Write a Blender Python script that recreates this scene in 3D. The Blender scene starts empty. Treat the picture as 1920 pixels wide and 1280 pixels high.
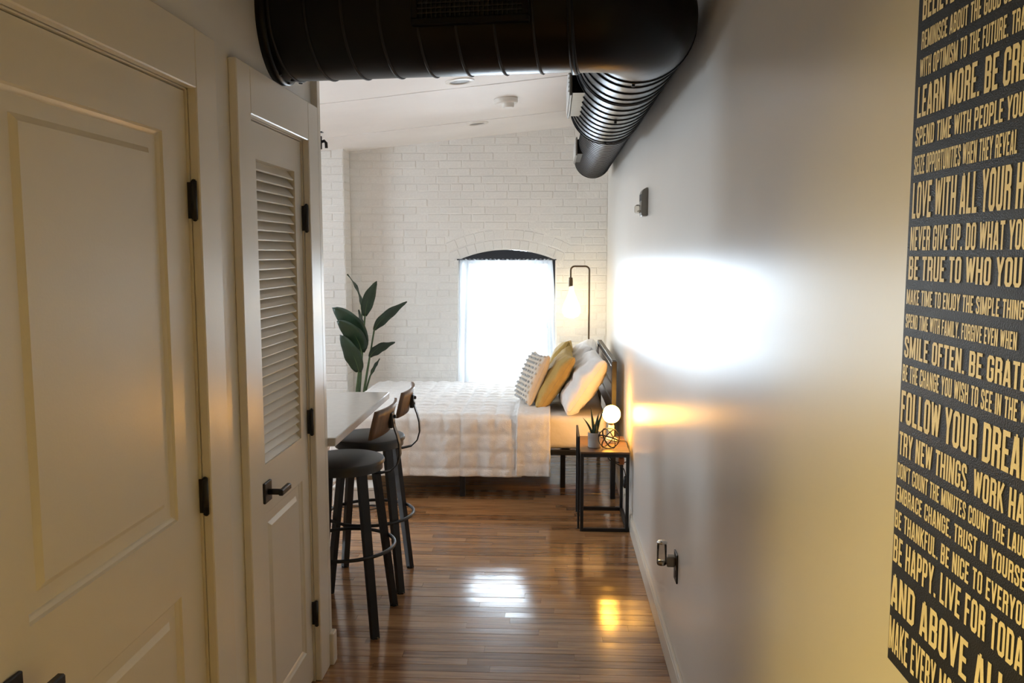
import bpy, bmesh, math, random
from mathutils import Vector, Matrix, noise
random.seed(7)
R = math.radians
scene = bpy.context.scene
col = scene.collection

# ------------------------------------------------------------------ camera
cam_d = bpy.data.cameras.new('camera')
cam = bpy.data.objects.new('camera', cam_d)
col.objects.link(cam)
cam.location = (0, 0, 1.68)
PITCH = math.atan(165 / 1580)
YAW = math.atan(75 / math.hypot(1580, 165))
cam.rotation_euler = (R(90) - PITCH, 0, YAW)
cam_d.sensor_fit = 'HORIZONTAL'
cam_d.sensor_width = 36
cam_d.lens = 36 * 1580 / 1920
cam_d.clip_start = 0.05
cam_d.clip_end = 200
scene.camera = cam

# ------------------------------------------------------------------ sky, exposure, lamps and added fills
scene.view_settings.view_transform = 'Standard'
scene.view_settings.look = 'None'
scene.view_settings.gamma = 1
scene.view_settings.use_curve_mapping = False
scene.view_settings.exposure = 0.0
world = bpy.data.worlds.new('overcast_sky')
scene.world = world
world.use_nodes = True
bg = world.node_tree.nodes['Background']
bg.inputs['Color'].default_value = (0.75, 0.88, 1.0, 1)
bg.inputs['Strength'].default_value = 29.0
try:
    scene.cycles.max_bounces = 10
    scene.cycles.diffuse_bounces = 6
    scene.cycles.glossy_bounces = 5
    scene.cycles.transmission_bounces = 6
    scene.cycles.transparent_max_bounces = 8
    scene.cycles.sample_clamp_indirect = 8
    scene.cycles.caustics_reflective = False
    scene.cycles.caustics_refractive = False
except Exception:
    pass


def lamp(name, kind, loc, energy, color, size=0.1, rot=(0, 0, 0), **kw):
    d = bpy.data.lights.new(name, kind)
    d.energy = energy
    d.color = color
    if kind == 'AREA':
        d.shape = 'DISK'
        d.size = size
    elif kind in ('POINT', 'SPOT'):
        d.shadow_soft_size = size
    for k, v in kw.items():
        setattr(d, k, v)
    o = bpy.data.objects.new(name, d)
    col.objects.link(o)
    o.location = loc
    o.rotation_euler = rot
    return o


WARM = (1.0, 0.72, 0.20)
NEUT = (1.0, 0.98, 0.95)
# warm light of the room behind the open doorway at the photographer's left
l_ = lamp('washroom_light', 'AREA', (-1.75, 0.50, 1.72), 15, (1.0, 0.71, 0.19), 0.30, (0, R(-60), 0))
l_.data.spread = R(90)
# added weak warm fill behind the camera, for ambient light in the hall
lamp('hall_fill', 'SPOT', (-0.16, -1.4, 2.70), 14, WARM, 0.05, spot_size=R(130), spot_blend=0.5)
# added unseen fills over the kitchen, to brighten the brick wall and room
lamp('kitchen_fill', 'AREA', (-2.3, 4.2, 2.48), 10, NEUT, 0.5)
lamp('kitchen_fill', 'AREA', (-3.6, 5.6, 2.34), 10, NEUT, 0.5)
# guides for the daylight through the windows
for px, sx in ((-0.405, 0.86), (-3.25, 0.86), ):
    p = lamp('window_portal', 'AREA', (px, 7.97, 1.07), 1, (1, 1, 1), 1.0, (R(-90), 0, 0))
    p.data.shape = 'RECTANGLE'
    p.data.size = sx
    p.data.size_y = 1.3
    p.data.cycles.is_portal = True
p = lamp('window_portal', 'AREA', (-5.22, 5.5, 1.5), 1, (1, 1, 1), 1.0, (0, R(-90), 0))
p.data.shape = 'RECTANGLE'
p.data.size = 1.2
p.data.size_y = 1.3
p.data.cycles.is_portal = True


# ------------------------------------------------------------------ materials
def mat(name, base, rough=0.5, metal=0.0, bump=0.0, bscale=60.0, var=0.0, vscale=6.0, coat=0.0, spec=0.5, emit=None, estr=0.0, obvar=0.0, stretch=None):
    m = bpy.data.materials.new(name)
    m.use_nodes = True
    nt = m.node_tree
    n, l = nt.nodes, nt.links
    b = n['Principled BSDF']
    b.inputs['Base Color'].default_value = (*base, 1)
    b.inputs['Roughness'].default_value = rough
    b.inputs['Metallic'].default_value = metal
    b.inputs['Specular IOR Level'].default_value = spec
    b.inputs['Coat Weight'].default_value = coat
    if emit:
        b.inputs['Emission Color'].default_value = (*emit, 1)
        b.inputs['Emission Strength'].default_value = estr
    tc = n.new('ShaderNodeTexCoord')
    src = tc.outputs['Object']
    if stretch:
        mp = n.new('ShaderNodeMapping')
        mp.inputs['Scale'].default_value = stretch
        l.new(src, mp.inputs['Vector'])
        src = mp.outputs['Vector']
    if var > 0 or obvar > 0:
        nz = n.new('ShaderNodeTexNoise')
        nz.inputs['Scale'].default_value = vscale
        nz.inputs['Detail'].default_value = 4
        l.new(src, nz.inputs['Vector'])
        mr = n.new('ShaderNodeMapRange')
        mr.inputs['From Min'].default_value = 0.3
        mr.inputs['From Max'].default_value = 0.7
        mr.inputs['To Min'].default_value = 1 - var
        mr.inputs['To Max'].default_value = 1 + var
        l.new(nz.outputs['Fac'], mr.inputs['Value'])
        val = mr.outputs['Result']
        if obvar > 0:
            oi = n.new('ShaderNodeObjectInfo')
            m2 = n.new('ShaderNodeMapRange')
            m2.inputs['To Min'].default_value = 1 - obvar
            m2.inputs['To Max'].default_value = 1 + obvar
            l.new(oi.outputs['Random'], m2.inputs['Value'])
            mu = n.new('ShaderNodeMath')
            mu.operation = 'MULTIPLY'
            l.new(val, mu.inputs[0])
            l.new(m2.outputs['Result'], mu.inputs[1])
            val = mu.outputs['Value']
        hs = n.new('ShaderNodeHueSaturation')
        hs.inputs['Color'].default_value = (*base, 1)
        l.new(val, hs.inputs['Value'])
        l.new(hs.outputs['Color'], b.inputs['Base Color'])
    if bump > 0:
        nb = n.new('ShaderNodeTexNoise')
        nb.inputs['Scale'].default_value = bscale
        nb.inputs['Detail'].default_value = 3
        l.new(src, nb.inputs['Vector'])
        bp = n.new('ShaderNodeBump')
        bp.inputs['Strength'].default_value = bump
        bp.inputs['Distance'].default_value = 0.01
        l.new(nb.outputs['Fac'], bp.inputs['Height'])
        l.new(bp.outputs['Normal'], b.inputs['Normal'])
    return m


def wood(name, dark, light, rough, scale=(1.2, 22, 22), rnd=0.35, coat=0.0):
    m = bpy.data.materials.new(name)
    m.use_nodes = True
    nt = m.node_tree
    n, l = nt.nodes, nt.links
    b = n['Principled BSDF']
    geo = n.new('ShaderNodeNewGeometry')
    oi = n.new('ShaderNodeObjectInfo')
    add = n.new('ShaderNodeVectorMath')
    add.operation = 'ADD'
    sc = n.new('ShaderNodeVectorMath')
    sc.operation = 'SCALE'
    sc.inputs['Scale'].default_value = 37.0
    cb = n.new('ShaderNodeCombineXYZ')
    l.new(oi.outputs['Random'], cb.inputs['X'])
    l.new(oi.outputs['Random'], cb.inputs['Y'])
    l.new(cb.outputs['Vector'], sc.inputs[0])
    l.new(geo.outputs['Position'], add.inputs[0])
    l.new(sc.outputs['Vector'], add.inputs[1])
    mp = n.new('ShaderNodeMapping')
    mp.inputs['Scale'].default_value = scale
    l.new(add.outputs['Vector'], mp.inputs['Vector'])
    nz = n.new('ShaderNodeTexNoise')
    nz.inputs['Scale'].default_value = 3.0
    nz.inputs['Detail'].default_value = 6
    nz.inputs['Distortion'].default_value = 0.6
    l.new(mp.outputs['Vector'], nz.inputs['Vector'])
    ad = n.new('ShaderNodeMath')
    ad.operation = 'MULTIPLY_ADD'
    ad.inputs[1].default_value = rnd * 2
    ad.inputs[2].default_value = -rnd
    l.new(oi.outputs['Random'], ad.inputs[0])
    a2 = n.new('ShaderNodeMath')
    a2.operation = 'ADD'
    l.new(nz.outputs['Fac'], a2.inputs[0])
    l.new(ad.outputs['Value'], a2.inputs[1])
    cr = n.new('ShaderNodeValToRGB')
    cr.color_ramp.elements[0].position = 0.25
    cr.color_ramp.elements[0].color = (*dark, 1)
    cr.color_ramp.elements[1].position = 0.8
    cr.color_ramp.elements[1].color = (*light, 1)
    l.new(a2.outputs['Value'], cr.inputs['Fac'])
    l.new(cr.outputs['Color'], b.inputs['Base Color'])
    b.inputs['Roughness'].default_value = rough
    b.inputs['Coat Weight'].default_value = coat
    b.inputs['Coat Roughness'].default_value = 0.12
    bp = n.new('ShaderNodeBump')
    bp.inputs['Strength'].default_value = 0.05
    bp.inputs['Distance'].default_value = 0.004
    l.new(nz.outputs['Fac'], bp.inputs['Height'])
    l.new(bp.outputs['Normal'], b.inputs['Normal'])
    return m


M = {}
M['wall'] = mat('wall_paint', (0.75, 0.73, 0.69), 0.29, bump=0.02, bscale=60, var=0.02, vscale=1.5)
M['trim'] = mat('trim_paint', (0.74, 0.70, 0.62), 0.30, bump=0.03, bscale=140, var=0.02, vscale=3)
M['ceil'] = mat('ceiling_paint', (0.88, 0.86, 0.84), 0.6, bump=0.25, bscale=14, var=0.03, vscale=2)
M['brick'] = mat('painted_brick', (0.82, 0.805, 0.77), 0.42, bump=0.45, bscale=38, var=0.05, vscale=9, obvar=0.02)
M['mortar'] = mat('painted_mortar', (0.80, 0.785, 0.75), 0.5, bump=0.5, bscale=55, var=0.05, vscale=8)
M['floor'] = wood('oak_floor', (0.17, 0.075, 0.03), (0.48, 0.26, 0.115), 0.17, rnd=0.2, coat=0.55)
M['black'] = mat('black_powder_coat', (0.008, 0.008, 0.009), 0.45, bump=0.05, bscale=300, var=0.1, vscale=20)
M['blackseat'] = mat('black_steel_seat', (0.035, 0.035, 0.036), 0.42, bump=0.04, bscale=80, var=0.15, vscale=8)
M['duct'] = mat('black_painted_duct', (0.0025, 0.0025, 0.003), 0.34, bump=0.04, bscale=25, var=0.2, vscale=8, spec=0.25)
M['ductrib'] = mat('black_duct_seam', (0.004, 0.004, 0.005), 0.6, var=0.1)
M['white'] = mat('white_plastic', (0.78, 0.76, 0.72), 0.4, var=0.03, bump=0.02)
M['counter'] = mat('white_quartz', (0.56, 0.55, 0.53), 0.07, var=0.03, vscale=30, bump=0.01)
M['cabinet'] = mat('white_cabinet', (0.72, 0.70, 0.66), 0.35, var=0.02, bump=0.02)
M['quilt'] = mat('white_quilt_cotton', (0.87, 0.86, 0.85), 0.85, bump=0.5, bscale=220, var=0.04, vscale=30, spec=0.2)
M['sheet'] = mat('white_sheet_cotton', (0.82, 0.79, 0.75), 0.8, bump=0.2, bscale=30, var=0.03, vscale=14, spec=0.2)
M['pillow'] = mat('white_pillow_linen', (0.80, 0.78, 0.76), 0.85, bump=0.35, bscale=24, var=0.04, vscale=12, spec=0.2)
M['mustard'] = mat('mustard_cotton', (0.46, 0.31, 0.10), 0.85, bump=0.3, bscale=120, var=0.08, vscale=18, spec=0.2)
M['tuft'] = mat('grey_tufted_cotton', (0.55, 0.55, 0.55), 0.9, bump=0.5, bscale=160, var=0.15, vscale=30, spec=0.2)
M['tuftback'] = mat('cream_cotton', (0.70, 0.62, 0.52), 0.9, bump=0.3, bscale=120, var=0.05, vscale=20, spec=0.2)
M['stoolwood'] = wood('stool_wood', (0.06, 0.03, 0.015), (0.20, 0.105, 0.055), 0.45, scale=(10, 10, 1.5), rnd=0.1)
M['leaf'] = mat('leaf_green', (0.013, 0.034, 0.016), 0.42, bump=0.12, bscale=40, var=0.3, vscale=8, obvar=0.25)
M['stem'] = mat('stem_green', (0.05, 0.09, 0.03), 0.5, var=0.2, vscale=20)
M['soil'] = mat('potting_soil', (0.03, 0.02, 0.012), 0.95, bump=0.8, bscale=80, var=0.4, vscale=60)
M['pot'] = mat('grey_ceramic', (0.42, 0.41, 0.40), 0.45, bump=0.05, var=0.06, vscale=12)
M['bronze'] = mat('dark_bronze', (0.10, 0.065, 0.035), 0.35, metal=0.8, var=0.1)
M['chrome'] = mat('bright_metal', (0.6, 0.58, 0.54), 0.25, metal=1.0, var=0.05)
M['greydev'] = mat('grey_device', (0.22, 0.21, 0.19), 0.4, var=0.05, bump=0.03)
M['copper'] = mat('copper_plug', (0.45, 0.17, 0.07), 0.35, metal=0.4, var=0.1)
M['winframe'] = mat('dark_window_frame', (0.018, 0.021, 0.028), 0.4, var=0.1, bump=0.05)
M['canvas'] = mat('black_canvas', (0.018, 0.019, 0.022), 0.5, bump=0.2, bscale=500, var=0.2, vscale=25, spec=0.3)
M['letters'] = mat('cream_print', (0.88, 0.80, 0.60), 0.5, bump=0.1, bscale=500, var=0.06, vscale=40)
M['globe'] = mat('globe_glow', (1, 0.9, 0.7), 0.2, var=0.01, emit=(1.0, 0.45, 0.06), estr=82)
M['pear'] = mat('pear_bulb_glow', (1, 0.95, 0.85), 0.2, var=0.01, emit=(1.0, 0.76, 0.40), estr=14)


def glass(name, color=(1, 1, 1), rough=0.02, mixw=0.7):
    m = bpy.data.materials.new(name)
    m.use_nodes = True
    n, l = m.node_tree.nodes, m.node_tree.links
    n.remove(n['Principled BSDF'])
    out = n['Material Output']
    tr = n.new('ShaderNodeBsdfTransparent')
    tr.inputs['Color'].default_value = (*color, 1)
    gl = n.new('ShaderNodeBsdfGlossy')
    gl.inputs['Roughness'].default_value = rough
    fr = n.new('ShaderNodeFresnel')
    fr.inputs['IOR'].default_value = 1.45
    mx = n.new('ShaderNodeMixShader')
    l.new(fr.outputs['Fac'], mx.inputs['Fac'])
    l.new(tr.outputs['BSDF'], mx.inputs[1])
    l.new(gl.outputs['BSDF'], mx.inputs[2])
    l.new(mx.outputs['Shader'], out.inputs['Surface'])
    return m


M['pane'] = glass('window_glass')
M['clear'] = glass('clear_plastic', (0.86, 0.84, 0.80), 0.08)


def sheer(name):
    m = bpy.data.materials.new(name)
    m.use_nodes = True
    n, l = m.node_tree.nodes, m.node_tree.links
    n.remove(n['Principled BSDF'])
    out = n['Material Output']
    tr = n.new('ShaderNodeBsdfTransparent')
    tl = n.new('ShaderNodeBsdfTranslucent')
    tl.inputs['Color'].default_value = (0.95, 0.96, 0.97, 1)
    df = n.new('ShaderNodeBsdfDiffuse')
    df.inputs['Color'].default_value = (0.9, 0.9, 0.9, 1)
    m1 = n.new('ShaderNodeMixShader')
    m1.inputs['Fac'].default_value = 0.35
    m2 = n.new('ShaderNodeMixShader')
    wv = n.new('ShaderNodeTexNoise')
    wv.inputs['Scale'].default_value = 40
    mr = n.new('ShaderNodeMapRange')
    mr.inputs['To Min'].default_value = 0.34
    mr.inputs['To Max'].default_value = 0.50
    l.new(wv.outputs['Fac'], mr.inputs['Value'])
    l.new(mr.outputs['Result'], m2.inputs['Fac'])
    l.new(tl.outputs['BSDF'], m1.inputs[1])
    l.new(df.outputs['BSDF'], m1.inputs[2])
    l.new(tr.outputs['BSDF'], m2.inputs[1])
    l.new(m1.outputs['Shader'], m2.inputs[2])
    l.new(m2.outputs['Shader'], out.inputs['Surface'])
    return m


M['sheer'] = sheer('sheer_curtain_cloth')


# ------------------------------------------------------------------ mesh helpers
def nb():
    return bmesh.new()


def box(bm, x0, x1, y0, y1, z0, z1, bev=0.0, mtx=None, seg=1):
    r = bmesh.ops.create_cube(bm, size=1.0)
    vs = r['verts']
    for v in vs:
        v.co = Vector((x0 + (v.co.x + .5) * (x1 - x0), y0 + (v.co.y + .5) * (y1 - y0), z0 + (v.co.z + .5) * (z1 - z0)))
    if bev > 0:
        es = list({e for v in vs for e in v.link_edges})
        q = bmesh.ops.bevel(bm, geom=es, offset=bev, segments=seg, affect='EDGES', profile=0.5)
        vs = list({v for f in q['faces'] for v in f.verts} | {v for v in vs if v.is_valid})
    if mtx is not None:
        bmesh.ops.transform(bm, matrix=mtx, verts=vs)
    return vs


def frame_from(d):
    d = d.normalized()
    a = Vector((0, 0, 1)) if abs(d.z) < 0.9 else Vector((1, 0, 0))
    u = d.cross(a).normalized()
    return u, d.cross(u).normalized()


def tube(bm, pts, r, n=10, cap=True, closed=False, rect=None):
    """sweep a round (or rectangular, rect=(w,h)) section along points; r may be a list"""
    pts = [Vector(p) for p in pts]
    k = len(pts)
    rings = []
    u = v = None
    for i, p in enumerate(pts):
        if closed:
            d = pts[(i + 1) % k] - pts[i - 1]
        else:
            d = pts[min(i + 1, k - 1)] - pts[max(i - 1, 0)]
        d = d.normalized()
        if u is None:
            u, v = frame_from(d)
        else:
            u = (u - d * u.dot(d)).normalized()
            v = d.cross(u).normalized()
        rr = r[i] if isinstance(r, (list, tuple)) else r
        ring = []
        if rect:
            for a, b in ((-1, -1), (1, -1), (1, 1), (-1, 1)):
                ring.append(bm.verts.new(p + u * (a * rect[0] / 2 * rr) + v * (b * rect[1] / 2 * rr)))
        else:
            for j in range(n):
                t = 2 * math.pi * j / n
                ring.append(bm.verts.new(p + u * (math.cos(t) * rr) + v * (math.sin(t) * rr)))
        rings.append(ring)
    m = len(rings[0])
    for i in range(k if closed else k - 1):
        a, b = rings[i], rings[(i + 1) % k]
        for j in range(m):
            f = bm.faces.new((a[j], a[(j + 1) % m], b[(j + 1) % m], b[j]))
            f.smooth = not rect
    if cap and not closed:
        bm.faces.new(list(reversed(rings[0])))
        bm.faces.new(rings[-1])


def lathe(bm, prof, n=32, c=(0, 0, 0), axis='z', smooth=True):
    c = Vector(c)
    rings = []
    for r, z in prof:
        ring = []
        for j in range(n):
            t = 2 * math.pi * j / n
            if axis == 'z':
                p = Vector((r * math.cos(t), r * math.sin(t), z))
            elif axis == 'y':
                p = Vector((r * math.cos(t), z, r * math.sin(t)))
            else:
                p = Vector((z, r * math.cos(t), r * math.sin(t)))
            ring.append(bm.verts.new(c + p))
        rings.append(ring)
    for a, b in zip(rings, rings[1:]):
        for j in range(n):
            f = bm.faces.new((a[j], a[(j + 1) % n], b[(j + 1) % n], b[j]))
            f.smooth = smooth
    if prof[0][0] > 1e-5:
        bm.faces.new(list(reversed(rings[0])))
    if prof[-1][0] > 1e-5:
        bm.faces.new(rings[-1])


def obj(name, bm, m, parent=None, smooth=False, sharp=None):
    bmesh.ops.remove_doubles(bm, verts=bm.verts, dist=1e-6)
    bmesh.ops.recalc_face_normals(bm, faces=bm.faces)
    me = bpy.data.meshes.new(name)
    bm.to_mesh(me)
    bm.free()
    if smooth:
        for p in me.polygons:
            p.use_smooth = True
    if sharp is not None:
        me.set_sharp_from_angle(angle=R(sharp))
    me.materials.append(m)
    o = bpy.data.objects.new(name, me)
    col.objects.link(o)
    if parent is not None:
        me.transform(chain(parent).inverted())
        o.parent = parent
    return o


def chain(p):
    """world matrix from the location and turn of an object and of what it hangs under"""
    m = Matrix.LocRotScale(p.location, p.rotation_euler, p.scale)
    return chain(p.parent) @ m if p.parent else m


def tag(o, label=None, cat=None, group=None, kind=None):
    if label:
        o['label'] = label
    if cat:
        o['category'] = cat
    if group:
        o['group'] = group
    if kind:
        o['kind'] = kind
    return o


def thing(name, label, cat, loc=(0, 0, 0), rz=0.0, group=None):
    o = bpy.data.objects.new(name, None)
    col.objects.link(o)
    o.empty_display_size = 0.1
    o.location = loc
    o.rotation_euler = (0, 0, rz)
    return tag(o, label, cat, group)


def copy_tree(o, parent=None):
    c = o.copy()
    col.objects.link(c)
    c.parent = parent
    for ch in list(o.children):
        copy_tree(ch, c)
    return c


def struct(name, bm, m, parent=None, label=None, **kw):
    o = obj(name, bm, m, parent, **kw)
    if parent is None:
        o['kind'] = 'structure'
        if label:
            o['label'] = label
    return o


# ================================================================== THE ROOM
XR, XW, XC = 0.493, -0.925, -0.90       # right wall, left hall wall, face of its door casings
YB, YE, YN = 7.60, 3.30, -2.6           # far brick wall, end of the left hall wall, wall behind the photographer
XK = -5.0                               # far side of the kitchen


def zc(x):
    return 2.775 + 0.1046 * x           # sloping ceiling


# ---- floor: boards one by one where they show, joined beyond
bm = nb()
box(bm, XK - .2, XR + .2, YN - .2, YB + .5, -0.12, -0.012)
floor = struct('floor', bm, M['floor'], label='glossy oak strip floor running across the hall and bedroom')
unit = nb()
box(unit, -.5, .5, -.5, .5, -.5, .5)
for v in unit.verts:
    pass
W = 0.0572
pl_me = bpy.data.meshes.new('plank')
ub = nb()
prof = [(-.5, -1.0), (-.5, -.10), (-.485, 0.0), (.485, 0.0), (.5, -.10), (.5, -1.0)]
va = [ub.verts.new((-.5, y, z)) for y, z in prof]
vb = [ub.verts.new((.5, y, z)) for y, z in prof]
for i in range(len(prof) - 1):
    ub.faces.new((va[i], va[i + 1], vb[i + 1], vb[i]))
ub.faces.new(list(reversed(va)))
ub.faces.new(vb)
bmesh.ops.recalc_face_normals(ub, faces=ub.faces)
ub.to_mesh(pl_me)
pl_me.materials.append(M['floor'])
unit.free()
nplank = 0
rest = nb()
y = YN
row = 0
while y < YB - 0.001:
    w = min(W, YB - y)
    yc = y + w / 2
    near = 2.75 < yc < 6.05
    xl = -1.72 if near else XK
    x = XR
    first = True
    while x > xl + 0.02:
        ln = random.uniform(0.45, 1.35)
        if first:
            ln *= random.uniform(.3, 1)
            first = False
        x0 = x - ln
        if x0 < xl + 0.3:
            x0 = xl
        if near and nplank < 298:
            o = bpy.data.objects.new('plank', pl_me)
            col.objects.link(o)
            o.parent = floor
            o.location = ((x + x0) / 2, yc, random.uniform(-.0006, .0004))
            o.scale = (x - x0 - .0006, w - .0004, 0.012)
            o.rotation_euler = (R(random.gauss(0, .34)), R(random.gauss(0, .03)), 0)
            nplank += 1
        else:
            box(rest, x0 + .0003, x - .0003, y + .0004, y + w - .0004, -0.012, random.uniform(-.0006, .0003))
        x = x0
    if near:
        x = xl
        while x > XK:
            x0 = max(XK, x - random.uniform(.6, 1.4))
            box(rest, x0 + .0003, x - .0003, y + .0004, y + w - .0004, -0.012, 0)
            x = x0
    y += w
    row += 1
o = struct('floor_boards', rest, M['floor'], floor)
o['kind'] = 'stuff'

# ---- ceiling: wide plastered boards with hairline joints
bm = nb()
vs = []
for x, yy, dz in [(XK - .2, YN - .2, .02), (XR + .2, YN - .2, .02), (XR + .2, YB + .4, .02), (XK - .2, YB + .4, .02)]:
    vs.append((x, yy, dz))
lo = [bm.verts.new((x, yy, zc(x) + dz)) for x, yy, dz in vs]
hi = [bm.verts.new((x, yy, zc(x) + .2)) for x, yy, dz in vs]
bm.faces.new(lo)
bm.faces.new(hi)
for i in range(4):
    bm.faces.new((lo[i], lo[(i + 1) % 4], hi[(i + 1) % 4], hi[i]))
ceiling = struct('ceiling', bm, M['ceil'], label='white painted ceiling boards rising towards the duct side')
seams = [YN - .1, -1.1, .2, 1.5, 2.8, 4.10, 5.41, 6.72, YB + .1]
for a, b in zip(seams, seams[1:]):
    bm = nb()
    k = 24
    j0, j1 = [], []
    for i in range(k + 1):
        x = XK - .1 + (XR + .1 - XK + .1) * i / k
        wob = lambda s: 0.0035 * math.sin(i * 1.9 + s * 5) + 0.002 * math.sin(i * .7 + s)
        ya, yb_ = a + .010 + wob(a), b - .010 + wob(b)
        drop = random.uniform(-.001, .001)
        j0.append([bm.verts.new((x, ya, zc(x) + .03)), bm.verts.new((x, ya, zc(x) + drop))])
        j1.append([bm.verts.new((x, yb_, zc(x) + drop)), bm.verts.new((x, yb_, zc(x) + .03))])
    for i in range(k):
        bm.faces.new((j0[i][0], j0[i][1], j0[i + 1][1], j0[i + 1][0]))
        bm.faces.new((j0[i][1], j1[i][0], j1[i + 1][0], j0[i + 1][1]))
        bm.faces.new((j1[i][0], j1[i][1], j1[i + 1][1], j1[i + 1][0]))
    struct('ceiling_panel', bm, M['ceil'], ceiling)

# ---- plain walls
bm = nb()
box(bm, XR, XR + .2, YN - .2, YB + .4, -.1, 3.1)
struct('wall_right', bm, M['wall'], label='long semi-gloss off-white wall beside the bed and the word print')
bm = nb()
box(bm, XK - .2, XR + .1, YN - .2, YN, -.1, 3.1)
struct('wall_front', bm, M['wall'])
bm = nb()
box(bm, XK - .2, XK, YN - .2, 4.9, -.1, 3.1)
box(bm, XK - .2, XK, 6.1, YB + .4, -.1, 3.1)
box(bm, XK - .2, XK, 4.9, 6.1, -.1, .9)
box(bm, XK - .2, XK, 4.9, 6.1, 2.1, 3.1)
struct('wall_side', bm, M['wall'])
bm = nb()
for a, b, c, d in ((4.9, 4.95, .9, 2.1), (6.05, 6.1, .9, 2.1), (4.95, 6.05, .9, .95), (4.95, 6.05, 2.05, 2.1), (4.95, 6.05, 1.48, 1.52)):
    box(bm, XK - .14, XK - .06, a, b, c, d, .003)
w3 = struct('fill_window_3', bm, M['trim'])  # added unseen window, lets daylight in from the kitchen side
bm = nb()
box(bm, XK - .102, XK - .098, 4.95, 6.05, .95, 2.05)
struct('pane', bm, M['pane'], w3)
bm = nb()
box(bm, XK - .1, XW - .05, YE - .1, YE, -.1, 3.1)
struct('wall_closet', bm, M['wall'])

# ---- left hall wall with its two door openings
D1 = (1.28, 2.145)      # opening of the near door
D2 = (2.535, 3.135)     # opening of the louvred door
DH = 2.095
bm = nb()
D0 = (.25, 1.05)        # open doorway beside the photographer
for a, b in ((YN, D0[0]), (D0[1], D1[0]), (D1[1], D2[0]), (D2[1], YE)):
    box(bm, XW - .11, XW, a, b, -.02, 3.0)
for a, b in (D0, D1, D2):
    box(bm, XW - .11, XW, a, b, DH, 3.0)
struct('wall_left', bm, M['wall'], label='off-white hall wall that carries the two doors')


def casing(name, d, cl, cr, top, label):
    """flat casing boards around an opening, with the jamb lining behind them"""
    y0, y1 = d
    b = nb()
    box(b, XW - .0, XC, cl, y0, 0, top, .003)
    tr = struct(name, b, M['trim'], label=label)
    b = nb()
    box(b, XW - .0, XC, y1, cr, 0, top, .003)
    struct('side_board', b, M['trim'], tr)
    b = nb()
    box(b, XW - .0, XC, y0, y1, DH, top, .003)
    struct('head_board', b, M['trim'], tr)
    b = nb()
    box(b, XW - .11, XW, y0 - .001, y0 + .004, 0, DH)
    box(b, XW - .11, XW, y1 - .004, y1 + .001, 0, DH)
    box(b, XW - .11, XW, y0, y1, DH - .004, DH + .001)
    box(b, XW - .08, XW - .05, y0 + .003, y0 + .015, 0, DH)
    box(b, XW - .08, XW - .05, y1 - .015, y1 - .003, 0, DH)
    box(b, XW - .08, XW - .05, y0, y1, DH - .016, DH - .003)
    struct('jamb', b, M['trim'], tr)
    return tr


casing('trim_1', D1, 1.17, 2.275, 2.245, 'painted casing around the near panelled door')
casing('trim_2', D2, 2.425, 3.262, 2.236, 'painted casing around the louvred door')

SX = XW - .006          # face of the door slabs


def panel(bm, y0, y1, z0, z1, steps, x=SX):
    """stepped rings from the opening of the frame inwards: (inset, depth) pairs, closed by the field"""
    prev = None
    for ins, dep in steps:
        q = [bm.verts.new((x + dep, yy, zz)) for yy, zz in ((y0 + ins, z0 + ins), (y1 - ins, z0 + ins), (y1 - ins, z1 - ins), (y0 + ins, z1 - ins))]
        if prev:
            for i in range(4):
                bm.faces.new((prev[i], prev[(i + 1) % 4], q[(i + 1) % 4], q[i]))
        prev = q
    bm.faces.new(prev)


def slab_frame(bm, y0, y1, z0, z1, holes, th=.035, x=SX):
    """flat front with rectangular holes stacked above each other, plus edges and back"""
    zs = [z0]
    for h in holes:
        zs += [h[2], h[3]]
    zs.append(z1)
    hy0, hy1 = holes[0][0], holes[0][1]
    ys = [y0, hy0, hy1, y1]
    grid = [[bm.verts.new((x, yy, zz)) for yy in ys] for zz in zs]
    for i in range(len(zs) - 1):
        for j in range(3):
            if j == 1 and i % 2 == 1:
                continue
            bm.faces.new((grid[i][j], grid[i][j + 1], grid[i + 1][j + 1], grid[i + 1][j]))
    bk = [bm.verts.new((x - th, yy, zz)) for yy, zz in ((y0, z0), (y1, z0), (y1, z1), (y0, z1))]
    bm.faces.new(bk)
    for idx, (pa, pb) in enumerate((((y0, z0), (y1, z0)), ((y1, z0), (y1, z1)), ((y1, z1), (y0, z1)), ((y0, z1), (y0, z0)))):
        a = bm.verts.new((x, *pa))
        b = bm.verts.new((x, *pb))
        bm.faces.new((a, b, bk[(idx + 1) % 4], bk[idx]))


def hinge(parent, y, z, x=XW + .012):
    b = nb()
    box(b, x - .030, x - .004, y - .003, y + .005, z - .046, z + .046, .001)
    tube(b, [(x, y - .004, z - .049), (x, y - .004, z + .049)], .0075, 12)
    lathe(b, [(0, -.054), (.005, -.052), (.005, -.049)], 10, (x, y - .004, z))
    lathe(b, [(.005, .049), (.005, .052), (0, .054)], 10, (x, y - .004, z))
    obj('hinge', b, M['black'], parent)


def lever(parent, y, z, length):
    b = nb()
    box(b, SX, SX + .009, y - .032, y + .032, z - .034, z + .034, .002)
    h = obj('door_handle', b, M['black'], parent)
    b = nb()
    tube(b, [(SX + .008, y, z), (SX + .052, y, z)], .010, 16)
    box(b, SX + .044, SX + .060, y - .012, y + length, z - .011, z + .009, .003)
    obj('lever', b, M['black'], h)


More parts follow.
